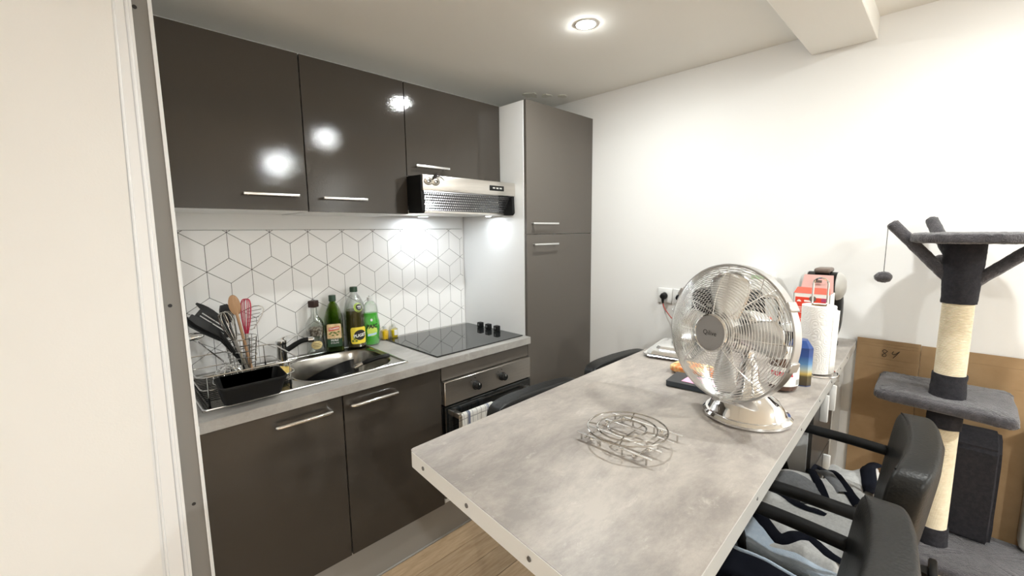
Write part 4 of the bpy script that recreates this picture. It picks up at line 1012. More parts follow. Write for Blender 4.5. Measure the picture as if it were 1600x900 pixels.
# blue carton with a landscape print
bm_ = Matrix.Translation((-0.770, -1.858, TZ)) @ Matrix.Rotation(R(18), 4, 'Z')
t = thing('blue_carton', 'small blue faceted carton with a sunset print beside the jar', 'carton', (-0.770, -1.858, TZ))
oc = [(-0.032, -0.018), (-0.020, -0.030), (0.020, -0.030), (0.032, -0.018), (0.032, 0.018), (0.020, 0.030), (-0.020, 0.030), (-0.032, 0.018)]
def ring8(k, z_): return [bm_ @ Vector((p[0] * k, p[1] * k, z_)) for p in oc]
def band(z0, z1, k0=1.0, k1=1.0): return B().add(ring8(k0, z0) + ring8(k1, z1), [(i, (i + 1) % 8, (i + 1) % 8 + 8, i + 8) for i in range(8)])
part('body', band(0.001, 0.118).add(ring8(1, 0.118) + ring8(0.6, 0.138), [(i, (i + 1) % 8, (i + 1) % 8 + 8, i + 8) for i in range(8)] + [tuple(range(8, 16))]), 'bin', t, smooth=False)
pm_ = mat('sunset_print', (0.02, 0.06, 0.22), 0.3); nt_ = pm_.node_tree
tc_ = nt_.nodes.new('ShaderNodeTexCoord'); sx_ = nt_.nodes.new('ShaderNodeSeparateXYZ'); mr_ = nt_.nodes.new('ShaderNodeMapRange'); cr_ = nt_.nodes.new('ShaderNodeValToRGB')
mr_.inputs[2].default_value = 0.12
nt_.links.new(tc_.outputs['Object'], sx_.inputs[0]); nt_.links.new(sx_.outputs['Z'], mr_.inputs[0]); nt_.links.new(mr_.outputs[0], cr_.inputs[0]); nt_.links.new(cr_.outputs[0], nt_.nodes['Principled BSDF'].inputs['Base Color'])
el = cr_.color_ramp.elements; el[0].position = 0.0; el[0].color = (0.05, 0.035, 0.02, 1); el[1].position = 1.0; el[1].color = (0.015, 0.045, 0.19, 1)
for p_, c_ in ((0.26, (0.10, 0.075, 0.03)), (0.33, (0.62, 0.46, 0.13)), (0.44, (0.42, 0.52, 0.50)), (0.58, (0.10, 0.26, 0.50)), (0.78, (0.02, 0.07, 0.27))):
    e_ = el.new(p_); e_.color = (*c_, 1)
part('print_band', band(0.003, 0.117, 1.012, 1.012), pm_, t, smooth=False)
# paper towel on its stand
px, py = -0.622, -1.872
t = thing('paper_towel_stand', 'chrome wire kitchen roll stand with tall loop', 'stand', (px, py, TZ))
part('base_ring', B().ring((px, py - 0.004, TZ + 0.0035), (1, 0, 0), (0, 1, 0), 0.060, 0.0030, 56, 8), 'chrome', t)
part('base_bar', B().tube([(px - 0.060, py - 0.004, TZ + 0.0035), (px + 0.060, py - 0.004, TZ + 0.0035)], 0.0028, 8), 'chrome', t)
lp = [(px, py - 0.020, TZ + 0.004), (px, py - 0.020, TZ + 0.295)] + [(px, py - 0.020 * cos(a), TZ + 0.295 + 0.020 * sin(a)) for a in [pi * i / 10 for i in range(1, 10)]] + [(px, py + 0.020, TZ + 0.295), (px, py + 0.020, TZ + 0.004)]
part('loop', B().tube(lp, 0.0030, 8), 'chrome', t)
t = thing('paper_towel_roll', 'white embossed kitchen roll on the chrome stand', 'kitchen roll', (px, py, TZ + 0.008))
part('roll', B().lathe([(0.024, 0.008), (0.0465, 0.008), (0.047, 0.010), (0.047, 0.224), (0.0465, 0.226), (0.024, 0.226), (0.024, 0.008)], 48, Matrix.Translation((px, py, TZ))), 'paper', t, smooth=50)
part('core', B().lathe([(0.0235, 0.008), (0.0235, 0.2258), (0.0225, 0.2258), (0.0225, 0.008), (0.0235, 0.008)], 32, Matrix.Translation((px, py, TZ))), 'card', t)
def sheet(u, v):
    a = R(-118) + 0.0; p = Vector((px + 0.0477 * cos(a + u * 0.6), py + 0.0477 * sin(a + u * 0.6), 0)); 
    q = Vector((0.004, -0.007, 0)) * u ** 2 * (0.6 + 0.4 * v)
    return (p.x + q.x, p.y + q.y, TZ + 0.010 + 0.206 * v + 0.003 * sin(u * 5) * v)
o = part('loose_sheet', B().grid(12, 8, sheet), 'paper', t); m_ = o.modifiers.new('thick', 'SOLIDIFY'); m_.thickness = 0.0006
# red capsule box standing on a black and white box
t = thing('capsule_box', 'open red and white capsule box standing on a lower box', 'box', (-0.375, -1.812, TZ + 0.112))
X0, X1, Y0, Y1, Z0, Z1 = -0.418, -0.330, -1.868, -1.756, TZ + 0.1125, TZ + 0.235
b = B(); th = 0.0015
b.box(X0, X0 + th, Y0, Y1, Z0, Z1).box(X1 - th, X1, Y0, Y1, Z0, Z1).box(X0, X1, Y0, Y0 + th, Z0, Z1).box(X0, X1, Y1 - th, Y1, Z0, Z1).box(X0, X1, Y0, Y1, Z0, Z0 + th)
part('carton', b, 'label_white', t, smooth=False)
fr_ = part('front_print', B().box(X0 - 0.0006, X0, Y0 + 0.010, Y1 - 0.006, Z0 + 0.006, Z1 - 0.014), 'red', t, smooth=False)
pf = lambda u, v: Vector((X0 - 0.0009, -1.812 - u, Z0 + v))
b = B(); 
for i, (u0, u1, v) in enumerate(((-0.022, 0.006, 0.092), (-0.046, -0.012, 0.070), (-0.046, -0.014, 0.064), (-0.046, -0.016, 0.058), (-0.046, 0.0, 0.050), (-0.030, -0.018, 0.025))): patch(b, pf, rect(u0, u1, v, v + (0.006 if i == 0 else 0.002)), 3)
patch(b, pf, [(-0.046, 0.091), (-0.030, 0.091), (-0.034, 0.097), (-0.038, 0.099), (-0.042, 0.097)], 8)
part('print_lines', b, 'print_white', fr_)
part('round_print', patch(B(), lambda u, v: Vector((X0 - 0.0012, -1.812 - u, Z0 + v)), ell(0.004, 0.104, 0.011, 0.011)), 'brown_plastic', fr_)
part('corner_print', patch(B(), lambda u, v: Vector((X0 - 0.0012, -1.812 - u, Z0 + v)), rect(0.030, 0.045, 0.095, 0.108)), 'purple', fr_)
b = B().add([(X0, Y0, Z1), (X0, Y1, Z1), (X0 + 0.022, Y1 - 0.006, Z1 + 0.020), (X0 + 0.022, Y0 + 0.006, Z1 + 0.020)], [(0, 1, 2, 3)])
o = part('lower_flap', b, 'redcard', t, smooth=False); m_ = o.modifiers.new('thick', 'SOLIDIFY'); m_.thickness = 0.001
b = B().add([(X1 - 0.012, Y0 + 0.003, Z1 - 0.004), (X1 - 0.012, Y1 - 0.003, Z1 - 0.004), (X1 + 0.012, Y1 - 0.010, Z1 + 0.062), (X1 + 0.012, Y0 + 0.010, Z1 + 0.062)], [(0, 1, 2, 3)])
o = part('lid_flap', b, 'pinkcard', t, smooth=False, label='pale red raised lid'); m_ = o.modifiers.new('thick', 'SOLIDIFY'); m_.thickness = 0.001
part('flap_print', B().box(X1 - 0.0075, X1 - 0.0065, -1.826, -1.800, Z1 + 0.034, Z1 + 0.044), 'brown_plastic', o, smooth=False)
t = thing('low_box', 'low black box with white rim carrying the red capsule box', 'box', (-0.375, -1.806, TZ))
part('body', B().box(-0.425, -0.322, -1.868, -1.740, TZ + 0.001, TZ + 0.086, 0.003), 'black_matte', t); part('lid', B().box(-0.428, -0.319, -1.871, -1.737, TZ + 0.086, TZ + 0.112, 0.003), 'white_plastic', t)
# coffee machine
cx, cy = -0.215, -1.806
t = thing('coffee_machine', 'rounded black coffee machine with pale grey side discs by the wall', 'coffee machine', (cx, cy, TZ))
part('base', B().lathe([(0.001, 0.001), (0.055, 0.001), (0.060, 0.006), (0.060, 0.020), (0.052, 0.026), (0.001, 0.026)], 40, Matrix.Translation((cx + 0.03, cy - 0.004, TZ))), 'black', t)
def colfn(p): return Vector((p.x + 0.030 * (1 - (p.z / 0.12) ** 2), p.y, p.z))
part('column', B().sup((cx + 0.035, cy - 0.004, TZ + 0.135), 0.048, 0.062, 0.125, 0.6, 0.6, fn=colfn), 'black', t)
part('head', B().lathe([(0.001, -0.054), (0.048, -0.052), (0.055, -0.047), (0.055, 0.047), (0.048, 0.052), (0.001, 0.054)], 40, frame((cx - 0.008, cy - 0.004, TZ + 0.248), (0, 1, 0))), 'black', t)
for s_ in (-1, 1):
    part('side_disc', B().lathe([(0.053, 0.0), (0.055, 0.004), (0.051, 0.014), (0.040, 0.023), (0.024, 0.029), (0.001, 0.031)], 40, frame((cx - 0.008, cy - 0.004 + s_ * 0.046, TZ + 0.248), (0, s_, 0))), 'grey_plastic', t)
part('lever', B().box(cx - 0.070, cx + 0.02, cy - 0.035, cy + 0.018, TZ + 0.302, TZ + 0.320, 0.008, 3), 'brown_plastic', t, label='brown-grey top lever')
part('neck', B().box(cx - 0.05, cx + 0.02, cy - 0.03, cy + 0.018, TZ + 0.285, TZ + 0.304, 0.004), 'black', t)
dr = part('drip_tray', B().lathe([(0.001, 0.001), (0.036, 0.001), (0.038, 0.006), (0.034, 0.020), (0.001, 0.020)], 32, Matrix.Translation((cx - 0.075, cy - 0.012, TZ))), 'black', t)
part('cup_rest', B().lathe([(0.036, 0.050), (0.040, 0.052), (0.040, 0.076), (0.036, 0.078), (0.033, 0.076), (0.033, 0.052), (0.036, 0.050)], 32, Matrix.Translation((cx - 0.075, cy - 0.012, TZ))), 'grey_plastic', dr)
part('cup_post', B().box(cx - 0.05, cx + 0.01, cy - 0.028, cy + 0.004, TZ + 0.018, TZ + 0.06, 0.004), 'black', dr)
# black pots behind the fan
t = thing('electric_kettle', 'black and steel electric kettle seen through the right of the fan', 'kettle', (-0.34, -1.565, TZ))
km = Matrix.Translation((-0.34, -1.565, TZ))
part('base', B().lathe([(0.001, 0.001), (0.078, 0.001), (0.08, 0.014), (0.074, 0.018), (0.001, 0.018)], 40, km), 'black', t)
part('body', B().lathe([(0.001, 0.019), (0.076, 0.019), (0.080, 0.03), (0.080, 0.10), (0.076, 0.118), (0.001, 0.119)], 48, km), 'steel', t)
part('upper_body', B().lathe([(0.0765, 0.118), (0.078, 0.14), (0.070, 0.19), (0.058, 0.218), (0.001, 0.222)], 48, km), 'black', t)
part('handle', B().tube(catmull([(-0.34, -1.635, TZ + 0.20), (-0.34, -1.685, TZ + 0.195), (-0.34, -1.700, TZ + 0.14), (-0.34, -1.685, TZ + 0.08), (-0.34, -1.642, TZ + 0.06)], 6), 0.011, 10), 'chrome', t)
part('lid_knob', B().sup((-0.34, -1.565, TZ + 0.226), 0.018, 0.018, 0.01, 1, 1, 20, 12), 'black', t)
t = thing('toaster', 'black rounded toaster seen through the upper left of the fan', 'toaster', (-0.22, -1.40, TZ))
part('body', B().sup((-0.20, -1.395, TZ + 0.100), 0.075, 0.095, 0.098, 0.35, 0.45), 'black', t)
for dy in (-0.018,): part('slot', B().box(-0.26, -0.14, -1.420, -1.395, TZ + 0.1955, TZ + 0.1985, 0.001, 1), 'hole', t)
part('lever', B().box(-0.282, -0.272, -1.41, -1.385, TZ + 0.12, TZ + 0.135, 0.003), 'steel', t)
# silver tray with glass jug
t = thing('serving_dish', 'silver stepped octagonal dish on the table corner near the sockets', 'dish', (-0.66, -1.43, TZ))
def octa(k, z_, ch=0.28):
    hx, hy = 0.140 * k, 0.090 * k; c = ch * hy * 2 * 0.5
    m2 = Matrix.Translation((-0.690, -1.432, TZ)) @ Matrix.Rotation(R(10), 4, 'Z')
    return [m2 @ Vector((x, y, z_)) for x, y in ((-hx + c, -hy), (hx - c, -hy), (hx, -hy + c), (hx, hy - c), (hx - c, hy), (-hx + c, hy), (-hx, hy - c), (-hx, -hy + c))]
def octstack(levels):
    vs = []; fs = []
    for k, z_ in levels: vs += octa(k, z_)
    for i in range(len(levels) - 1): fs += [(i * 8 + q, i * 8 + (q + 1) % 8, (i + 1) * 8 + (q + 1) % 8, (i + 1) * 8 + q) for q in range(8)]
    fs += [tuple(range(8))[::-1], tuple((len(levels) - 1) * 8 + q for q in range(8))]
    return B().add(vs, fs)
part('tray', octstack([(0.86, 0.001), (1.0, 0.008), (1.02, 0.010), (1.0, 0.012), (0.86, 0.008)]), 'silver_tray', t, smooth=False)
part('cover', octstack([(0.90, 0.0125), (0.86, 0.022), (0.80, 0.025), (0.62, 0.0245), (0.56, 0.034), (0.40, 0.037)]), 'silver_tray', t, smooth=False)
part('knob', B().lathe([(0.012, 0.036), (0.012, 0.043), (0.018, 0.049), (0.016, 0.057), (0.001, 0.060)], 20, Matrix.Translation((-0.690, -1.432, TZ))), 'grey_plastic', t)
t = thing('glass_jug', 'clear glass jug on the table behind the dish, below the wall sockets', 'jug', (-0.480, -1.370, TZ))
gm = Matrix.Translation((-0.480, -1.370, TZ))
part('glass', B().lathe(hollow([(0.001, 0.001), (0.036, 0.001), (0.040, 0.006), (0.044, 0.06), (0.048, 0.09), (0.045, 0.115), (0.050, 0.130)], 0.002), 40, gm), 'gclear', t, smooth=60)
part('rim', B().ring((-0.480, -1.370, TZ + 0.130), (1, 0, 0), (0, 1, 0), 0.0495, 0.0016, 40, 6), 'cap_clear', t)
# white bag with green print leaning on the wall
t = thing('paper_bag', 'white paper bag with pale green print against the wall behind the fan', 'bag', (-0.06, -1.53, TZ))
part('bag', B().box(-0.10, -0.02, -1.60, -1.46, TZ + 0.001, TZ + 0.275, 0.006), 'label_white', t)
part('print', B().box(-0.1012, -0.1002, -1.575, -1.515, TZ + 0.245, TZ + 0.262), 'greenprint', t, smooth=False)

# wall sockets and plugs ---------------------------------------------------------------
for k, (sy, lab, lab2) in enumerate(((-1.052, 'white wall socket further from the fan', 'black plug in the socket further from the fan, red cord hanging'), (-1.142, 'white wall socket half hidden by the fan', 'black plug in the socket half hidden by the fan'))):
    sz = 1.110
    t = thing('wall_socket', lab, 'socket', (0, sy, sz), 'wall sockets above the table')
    part('plate', B().box(-0.011, 0.0, sy - 0.041, sy + 0.041, sz - 0.041, sz + 0.041, 0.004, 2), 'white_plastic', t)
    part('well', B().lathe([(0.021, 0.0), (0.021, 0.0008), (0.019, 0.001), (0.019, -0.006), (0.001, -0.006)], 28, frame((-0.011, sy, sz), (-1, 0, 0))), 'white_plastic', t)
    t = thing('power_plug', lab2, 'plug', (-0.012, sy, sz - 0.004), 'black power plugs')
    part('plug_body', B().lathe([(0.001, 0.0), (0.0185, 0.0), (0.0185, 0.016), (0.013, 0.030), (0.001, 0.032)], 24, frame((-0.0125, sy, sz - 0.002), (-1, 0, 0))), 'black', t)
    part('plug_boot', B().tube([(-0.034, sy, sz - 0.006), (-0.034, sy - 0.002, sz - 0.04)], [0.009, 0.005], 12), 'black', t)
    if k == 0:
        part('cord', B().tube(catmull([(-0.034, sy - 0.002, sz - 0.038), (-0.036, sy - 0.012, sz - 0.065), (-0.06, sy - 0.05, sz - 0.094), (-0.12, sy - 0.10, sz - 0.102), (-0.16, sy - 0.16, sz - 0.106)], 8), 0.0028, 8), 'copper_wire', t, label='red cord')
    else:
        part('cord', B().tube(catmull([(-0.034, sy - 0.002, sz - 0.038), (-0.036, sy - 0.012, sz - 0.065), (-0.06, sy - 0.05, sz - 0.10), (-0.10, sy - 0.10, sz - 0.106)], 8), 0.0028, 8), 'black', t)

# ================================================================== CHAIRS
def make_chair(label, drop=0.0):
    t = thing('office_chair', label, 'chair', (0, 0, 0), 'black office chairs at the high table')
    zt, zs = 0.935 - drop, 0.585 - drop
    def bow(p): return Vector((p.x * (1 - 0.10 * max(-p.z, 0) / 0.16), p.y + 0.034 * (p.x / 0.25) ** 2 - 0.02 * (p.z / 0.16), p.z))
    part('backrest', B().sup((0, -0.262, zt - 0.165), 0.236, 0.038, 0.165, 0.26, 0.24, 72, 40, fn=bow), 'leather', t, smooth=60)
    s1 = []
    for i in range(25):
        u = -0.205 + 0.410 * i / 24; q = bow(Vector((u, 0.0295, 0.1555))); s1.append((q.x, q.y - 0.262, zt - 0.165 + 0.1585 - 0.010 * abs(u / 0.225) ** 10))
    part('seam', B().tube(s1, 0.0022, 6), 'black_matte', t)
    part('back_support', B().box(-0.045, 0.045, -0.330, -0.312, zs - 0.03, zt - 0.335, 0.006), 'black', t)
    part('support_bar', B().tube(catmull([(0, -0.312, zs + 0.0), (0, -0.300, zs - 0.045), (0, -0.20, zs - 0.065), (0, -0.05, zs - 0.065)], 5), 0.02, 10), 'black', t)
    part('seat', B().sup((0, 0.01, zs - 0.015), 0.245, 0.226, 0.042, 0.42, 0.30, 48, 20), 'leather', t, smooth=60)
    for sx in (-1, 1):
        a = part('armrest', B().tube(catmull([(sx * 0.222, -0.215, 0.790 - drop), (sx * 0.226, -0.10, 0.795 - drop), (sx * 0.230, 0.06, 0.795 - drop), (sx * 0.231, 0.13, 0.788 - drop)], 6), 0.0185, 12, flat=0.8), 'black_matte', t)
        part('arm_post', B().tube(catmull([(sx * 0.231, 0.10, 0.785 - drop), (sx * 0.252, 0.08, 0.68 - drop), (sx * 0.250, 0.04, zs - 0.04), (sx * 0.18, 0.02, zs - 0.065)], 6), 0.013, 10), 'black', a)
    part('mechanism', B().box(-0.10, 0.10, -0.10, 0.10, zs - 0.085, zs - 0.052, 0.006), 'black', t)
    lv = part('lever', B().tube([(0.08, 0.0, zs - 0.075), (0.25, -0.02, zs - 0.08)], 0.006, 8), 'wire', t)
    part('gas_column', B().lathe([(0.028, 0.10), (0.028, 0.30), (0.018, 0.302), (0.018, zs - 0.08)], 24), 'black', t)
    for k in range(5):
        a = R(90 + 72 * k + 10); c, s = cos(a), sin(a)
        l = part('base_leg', B().tube([(0.02 * c, 0.02 * s, 0.115), (0.13 * c, 0.13 * s, 0.10), (0.235 * c, 0.235 * s, 0.075)], [0.03, 0.024, 0.018], 10, flat=0.7), 'black', t)
        part('caster', B().lathe([(0.001, -0.022), (0.020, -0.022), (0.026, -0.016), (0.026, 0.016), (0.020, 0.022), (0.001, 0.022)], 20, frame((0.232 * c, 0.232 * s, 0.0265), (-s, c, 0))), 'black', l)
    return t
def copy_tree(o, parent=None):
    c = o.copy(); COL.objects.link(c)
    if parent: c.parent = parent
    for ch in list(o.children): copy_tree(ch, c)
    return c
ch1 = make_chair('black leather office chair beside the cat tree, behind the nearer chair')
ch1.location = (-0.830, -1.872, 0); ch1.rotation_euler.z = R(2)
ch2 = copy_tree(ch1); ch2.location = (-1.412, -1.850, 0); ch2.rotation_euler.z = R(1.5)
ch2['label'] = 'nearest black leather office chair at the camera-side edge of the high table'
ch3 = make_chair('black office chair tucked in between the high table and the oven', 0.040)
ch3.location = (-1.172, -1.385, 0); ch3.rotation_euler.z = R(176)
ch4 = copy_tree(ch3); ch4.location = (-0.600, -1.375, 0); ch4.rotation_euler.z = R(175)
ch4['label'] = 'black office chair by the tall cupboard, only its thin top edge showing above the table'

# ---------------------------------------------------------------- clothes on the seats
random.seed(8)
def cloth_h(x, y, seed=0.0):
    n_ = noise.noise(Vector((x * 6.5 + seed, y * 6.5, 1.7))) * 0.030 + noise.noise(Vector((x * 15 + seed, y * 13, 4.1))) * 0.012 + noise.noise(Vector((x * 34, y * 30 + seed, 2.2))) * 0.004
    return n_
def jacket_z(x, y): return 0.632 + cloth_h(x, y) + 0.010 * sin((x * 1.2 + y) * 16)
def edge_pull(u, v): return max(abs(u - 0.5), abs(v - 0.5)) * 2
def jacket(u, v):
    x = -1.085 + 0.70 * u + 0.02 * sin(v * 9); ym = -1.61 - 0.30 * smooth01(-0.70, -0.61, x); y = -2.065 + (ym + 2.065) * v + 0.012 * sin(u * 8 + 1)
    z_ = jacket_z(x, y) - 0.055 * smooth01(0.82, 1.0, edge_pull(u, v)) - 0.03 * smooth01(0.35, 0.0, abs(x + 1.12) / 0.3)
    return (x, y, z_)
t = thing('grey_jacket', 'heather grey jacket with black bands crumpled over the chair seats', 'jacket', (-0.72, -1.85, 0.61))
o = part('cloth_body', B().grid(90, 60, jacket), 'grey_cloth', t, smooth=80); m_ = o.modifiers.new('thick', 'SOLIDIFY'); m_.thickness = 0.006; m_.offset = -1
def ribbon(pts, wd, zf, lift=0.006, k=7):
    pts = catmull([(p[0], p[1], 0) for p in pts], k); bb = B(); vs = []; fs = []; n = len(pts)
    prof = ((-1, -0.004), (-0.8, 0.003), (-0.3, 0.006), (0.3, 0.006), (0.8, 0.003), (1, -0.004))
    for i in range(n):
        tt = (pts[min(i + 1, n - 1)] - pts[max(i - 1, 0)]).normalized(); s = Vector((-tt.y, tt.x, 0))
        for q, dz in prof:
            p = pts[i] + s * (wd * q); vs.append(Vector((p.x, p.y, zf(p.x, p.y) + lift + dz)))
    for i in range(n - 1):
        for j in range(5): fs.append((i * 6 + j, i * 6 + j + 1, (i + 1) * 6 + j + 1, (i + 1) * 6 + j))
    return bb.add(vs, fs)
for pts, wd in (([(-0.80, -1.985), (-0.70, -1.935), (-0.60, -1.885), (-0.52, -1.868), (-0.485, -1.885), (-0.53, -1.925), (-0.64, -1.99), (-0.70, -2.025)], 0.011),
                ([(-0.60, -2.045), (-0.53, -2.030), (-0.46, -2.020), (-0.405, -2.035)], 0.016),
                ([(-0.80, -1.80), (-0.785, -1.86), (-0.815, -1.915), (-0.775, -1.965), (-0.76, -2.01)], 0.022)):
    part('black_band', ribbon(pts, wd * 1.3, jacket_z), 'navy_cloth', t, smooth=80)
part('grey_panel', ribbon([(-0.72, -1.80), (-0.69, -1.86), (-0.71, -1.92), (-0.77, -1.95)], 0.030, jacket_z, 0.004), 'mid_cloth', t, smooth=80, label='darker grey panel')
part('grey_panel', ribbon([(-0.55, -1.900), (-0.60, -1.945), (-0.66, -1.985)], 0.022, jacket_z, 0.004), 'mid_cloth', t, smooth=80, label='darker grey panel')
# second garment on the near chair
def sweat_z(x, y): return 0.628 + cloth_h(x, y, 5.0) * 0.8 + 0.008 * sin((x - y) * 22)
def sweat(u, v):
    x = -1.075 + 0.30 * u + 0.02 * sin(v * 7); y = -2.045 + 0.35 * v
    return (x, y, sweat_z(x, y) - 0.045 * smooth01(0.82, 1.0, edge_pull(u, v)))
t = thing('grey_sweatshirt', 'pale grey sweatshirt with a wavy black cuff band on the nearer chair seat', 'sweatshirt', (-0.95, -1.88, 0.61))
o = part('cloth_body', B().grid(60, 50, sweat), 'grey_cloth', t, smooth=80); m_ = o.modifiers.new('thick', 'SOLIDIFY'); m_.thickness = 0.005; m_.offset = -1
part('black_band', ribbon([(-0.935, -1.78), (-0.965, -1.83), (-1.02, -1.89), (-0.985, -1.925), (-0.965, -1.955), (-1.01, -2.01), (-1.02, -2.05)], 0.020, sweat_z, 0.009), 'navy_cloth', t, smooth=80)
def towel_z(x, y): return 0.618 + cloth_h(x, y, 9.0) * 0.7
def towel2(u, v):
    x = -1.100 + 0.14 * u; y = -2.055 + 0.36 * v
    return (x, y, towel_z(x, y) + 0.006 - 0.04 * smooth01(0.85, 1.0, edge_pull(u, v)))
o = solo('blue_towel', B().grid(46, 56, towel2), 'blue_cloth', 'pale blue towel between the grey sweatshirt and the black trousers', 'towel', (-1.06, -1.88, 0.60), smooth=80)
m_ = o.modifiers.new('thick', 'SOLIDIFY'); m_.thickness = 0.005; m_.offset = -1
def pants_z(x, y): return 0.612 + cloth_h(x, y, 13.0) * 0.5
def pants(u, v):
    x = -1.60 + 0.515 * u; y = -2.05 + 0.40 * v
    return (x, y, pants_z(x, y) + 0.008 - 0.03 * smooth01(0.85, 1.0, edge_pull(u, v)))
t = thing('black_trousers', 'black tracksuit trousers with a white side stripe on the nearest seat', 'trousers', (-1.30, -1.86, 0.60))
o = part('cloth_body', B().grid(60, 56, pants), 'navy_cloth', t, smooth=80); m_ = o.modifiers.new('thick', 'SOLIDIFY'); m_.thickness = 0.006; m_.offset = -1
part('white_stripe', ribbon([(-1.122, -1.70), (-1.126, -1.80), (-1.130, -1.90), (-1.134, -2.02)], 0.006, pants_z, 0.013), 'blue_cloth', t, smooth=80, label='pale stripe')

# ================================================================== CAT TREE
cx, cy = -0.222, -2.190
t = thing('cat_tree', 'tall charcoal plush cat tree with sisal posts by the right wall', 'cat tree', (cx, cy, 0))
def fuzz(b, amp=0.004, sc=55, seed=0):
    """rough plush outline"""
    out = []
    c = Vector((0, 0, 0))
    for v in b.v: c += Vector(v)
    for v in b.v:
        v = Vector(v); n_ = noise.noise_vector(v * sc + Vector((seed, 0, 0))) + 0.6 * noise.noise_vector(v * sc * 2.6)
        out.append(tuple(v + n_ * amp))
    b.v = out; return b
def post(z0, z1, r0, r1, n=24, seg=48):
    return B().lathe([(r0 + (r1 - r0) * i / n, z0 + (z1 - z0) * i / n) for i in range(n + 1)], seg, Matrix.Translation((cx, cy, 0)))
def rope(z0, z1, r, pitch=0.0052):
    n = int((z1 - z0) / pitch); b = B()
    pr = []
    for i in range(n):
        z_ = z0 + i * pitch
        for q in range(5): a = pi * q / 5; pr.append((r + 0.0026 * sin(a) - 0.0008, z_ + pitch * q / 5))
    pr.append((r - 0.0008, z1)); return b.lathe(pr, 40, Matrix.Translation((cx, cy, 0)))
def plush_board(x0, x1, y0, y1, z0, z1, e=0.22):
    c = ((x0 + x1) / 2, (y0 + y1) / 2, (z0 + z1) / 2)
    return fuzz(B().sup(c, (x1 - x0) / 2, (y1 - y0) / 2, (z1 - z0) / 2, 0.5, e, 160, 36), 0.0030, 60)
part('base_board', plush_board(-0.42, -0.03, -2.56, -2.06, 0.0035, 0.05), 'plush', t)
part('lower_post', rope(0.05, 0.318, 0.040), 'sisal', t)
part('low_platform', plush_board(-0.375, -0.030, -2.56, -2.075, 0.305, 0.350), 'plush', t)
part('collar', fuzz(post(0.345, 0.412, 0.047, 0.045), 0.0018), 'felt', t)
part('sisal_post', rope(0.410, 0.786, 0.0385), 'sisal', t)
part('collar', fuzz(post(0.782, 0.862, 0.045, 0.046), 0.0018), 'felt', t)
mp_ = B()
bx0, bx1, by0, by1 = -0.375, -0.045, -2.352, -2.000
mb = plush_board(-0.280, -0.030, -2.352, -1.998, 0.842, 0.890, 0.16)
mb.v = [(x + 0.17 * (y + 1.998) * smooth01(-0.012, -0.275, x) + 0.0, y, z + (x + 0.275) * 0.06 + 0.004 * noise.noise(Vector((x * 14, y * 14, 3)))) for x, y, z in mb.v]
part('middle_platform', mb, 'plush', t)
part('collar', fuzz(post(0.882, 0.972, 0.047, 0.044), 0.0018), 'felt', t)
part('sisal_post', rope(0.970, 1.222, 0.0385), 'sisal', t)
part('top_sleeve', fuzz(post(1.218, 1.424, 0.0435, 0.053, 30), 0.0022), 'felt', t)
part('top_platform', fuzz(B().sup((cx - 0.02, -2.205, 1.437), 0.150, 0.150, 0.0170, 0.28, 0.80, 120, 24), 0.0028, 60), 'plush', t)
def branch(p0, p1, r=0.0185):
    p0, p1 = Vector(p0), Vector(p1); d = p1 - p0; n = 22
    b = B().tube([p0 + d * (i / n) for i in range(n + 1)] + [p1 + d.normalized() * 0.006], [r] * (n + 1) + [r * 0.7], 24)
    return fuzz(b, 0.0022, 70)
br = [((cx, cy + 0.03, 1.300), (-0.235, -2.003, 1.485)), ((cx + 0.035, cy + 0.012, 1.335), (-0.060, -2.098, 1.498)), ((cx, cy - 0.03, 1.290), (-0.235, -2.360, 1.43))]
for p0, p1 in br: part('branch', branch(p0, p1), 'plush', t)
# hanging pompoms
for k, ((ax, ay, az), lz, rad) in enumerate((((-0.235, -1.992, 1.478), 1.312, 0.026), ((-0.075, -2.138, 1.415), 1.372, 0.024))):
    b_ = part('pompom', fuzz(B().sup((ax, ay, lz - 0.018), rad, rad, rad * 0.76, 1, 1, 40, 24), 0.0024, 110), 'plush', t)
    part('string', B().tube([(ax, ay, az), (ax + 0.001, ay, lz - 0.004)], 0.0011, 6), 'ink', b_)
# little hideaway box on the low platform
b = B(); y0, y1 = -2.342, -2.222
b.prism([(-0.138, 0.350), (-0.024, 0.350), (-0.024, 0.745), (-0.05, 0.745), (-0.138, 0.700)], y0, y1, 'y')
bb = bmesh.new(); me_ = bpy.data.meshes.new('tmp'); me_.from_pydata([tuple(v) for v in b.v], [], b.f); bb.from_mesh(me_); bpy.data.meshes.remove(me_)
bmesh.ops.bevel(bb, geom=list(bb.edges), offset=0.012, segments=3, affect='EDGES'); bmesh.ops.subdivide_edges(bb, edges=[e for e in bb.edges if e.calc_length() > 0.05], cuts=6, use_grid_fill=True)
bb.verts.index_update(); nb = B().add([v.co.copy() for v in bb.verts], [[v.index for v in f.verts] for f in bb.faces]); bb.free()
part('hideaway_box', fuzz(nb, 0.0016, 50), 'felt', t, label='dark fabric box on the low platform')

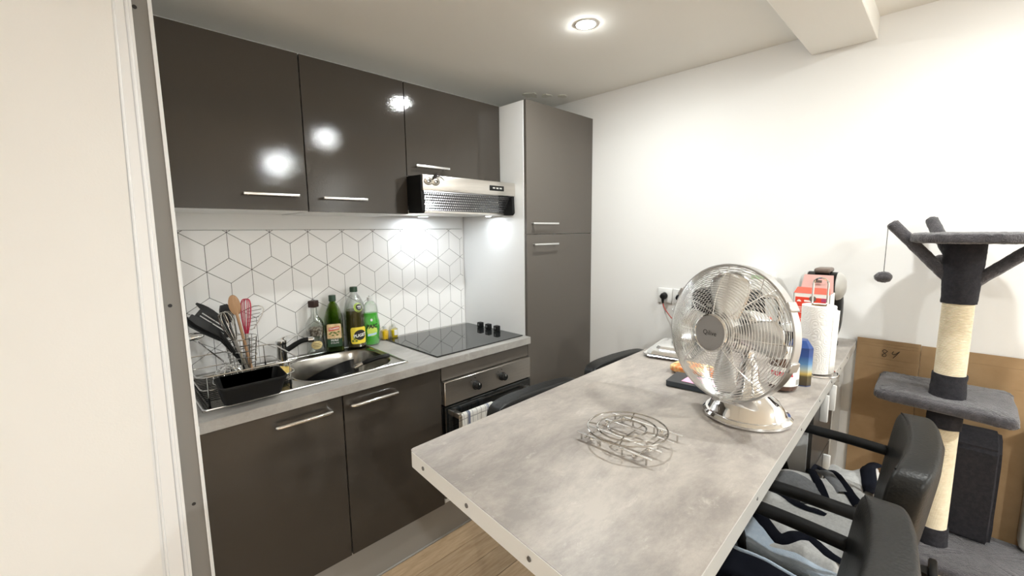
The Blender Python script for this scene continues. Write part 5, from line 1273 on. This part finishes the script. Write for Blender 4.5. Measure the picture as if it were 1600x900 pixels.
# cardboard leaning on the wall -------------------------------------------------
def board(y0, y1, z1, creases, label, x_top, x_bot, th=0.004, slope=0.0):
    t = thing('cardboard_sheet', label, 'cardboard', (x_bot, (y0 + y1) / 2, 0), 'flattened cardboard against the right wall')
    lv = sorted([0.002] + creases + [z1]); prev = lv[0]
    X = lambda z_: x_bot + (x_top - x_bot) * (z_ / z1)
    for i in range(len(lv) - 1):
        a, c = lv[i] + (0.0012 if i else 0), lv[i + 1] - 0.0012; bow = 0.0016 * (-1) ** i
        zt = [c + (slope * (y - y0) if i == len(lv) - 2 else 0) for y in (y0, y1)]; ym = (y0 + y1) / 2
        vs = []
        for zz0, zz1, y in ((a, zt[0], y0), (a, zt[1], y1)):
            vs += [(X(zz0) - th, y, zz0), (X(zz0), y, zz0), (X(zz1) , y, zz1), (X(zz1) - th, y, zz1)]
            vs += []
        bb = B().add(vs, [(0, 1, 2, 3), (7, 6, 5, 4), (0, 4, 5, 1), (1, 5, 6, 2), (2, 6, 7, 3), (3, 7, 4, 0)])
        # a pressed rib half way, so that creases catch light
        zc = (a + min(zt)) / 2
        part('panel', bb, 'card', t, smooth=False)
        if i: part('crease', B().tube([(X(lv[i]) - th * 0.6, y0, lv[i]), (X(lv[i]) - th * 0.6, ym, lv[i] + 0.0006), (X(lv[i]) - th * 0.6, y1, lv[i])], 0.0019, 6), 'card', t)
    return t
cs1 = board(-2.108, -1.912, 1.018, [0.28, 0.905, 0.918, 0.940, 0.990, 1.002], 'creased brown cardboard sheet marked 89 beside the drawer unit', -0.010, -0.014, slope=0.0)
cs2 = board(-2.75, -2.109, 1.014, [0.32, 0.90, 0.975], 'brown cardboard sheet behind the cat tree', -0.008, -0.012)
def card_pt(u, v): return Vector((-0.0168, -2.022 - u, 0.962 + v))
b = B()
def pen(pts): b.tube([card_pt(*p[:2]) for p in [(q.x, q.y) for q in catmull([(p[0], p[1], 0) for p in pts], 6)]], 0.0011, 5)
pen([(-0.012, 0.012), (-0.020, 0.016), (-0.026, 0.010), (-0.020, 0.002), (-0.013, -0.006), (-0.020, -0.013), (-0.026, -0.007), (-0.018, 0.002), (-0.010, 0.012)])
pen([(0.008, 0.014), (0.004, 0.004), (0.012, 0.002), (0.020, 0.010), (0.026, 0.016)])
pen([(0.026, 0.016), (0.018, 0.002), (0.008, -0.014)])
part('handwriting', b, 'ink', cs1)
# pale box at the edge
t = thing('pale_grey_box', 'pale grey rounded plastic box beside the cardboard at the picture edge', 'box', (-0.10, -2.50, 0.352))
part('shell', B().box(-0.10, -0.018, -2.54, -2.408, 0.352, 0.74, 0.02, 4), 'grey_plastic', t)
part('lid', B().box(-0.104, -0.014, -2.545, -2.404, 0.74, 0.77, 0.008, 3), 'grey_plastic', t)
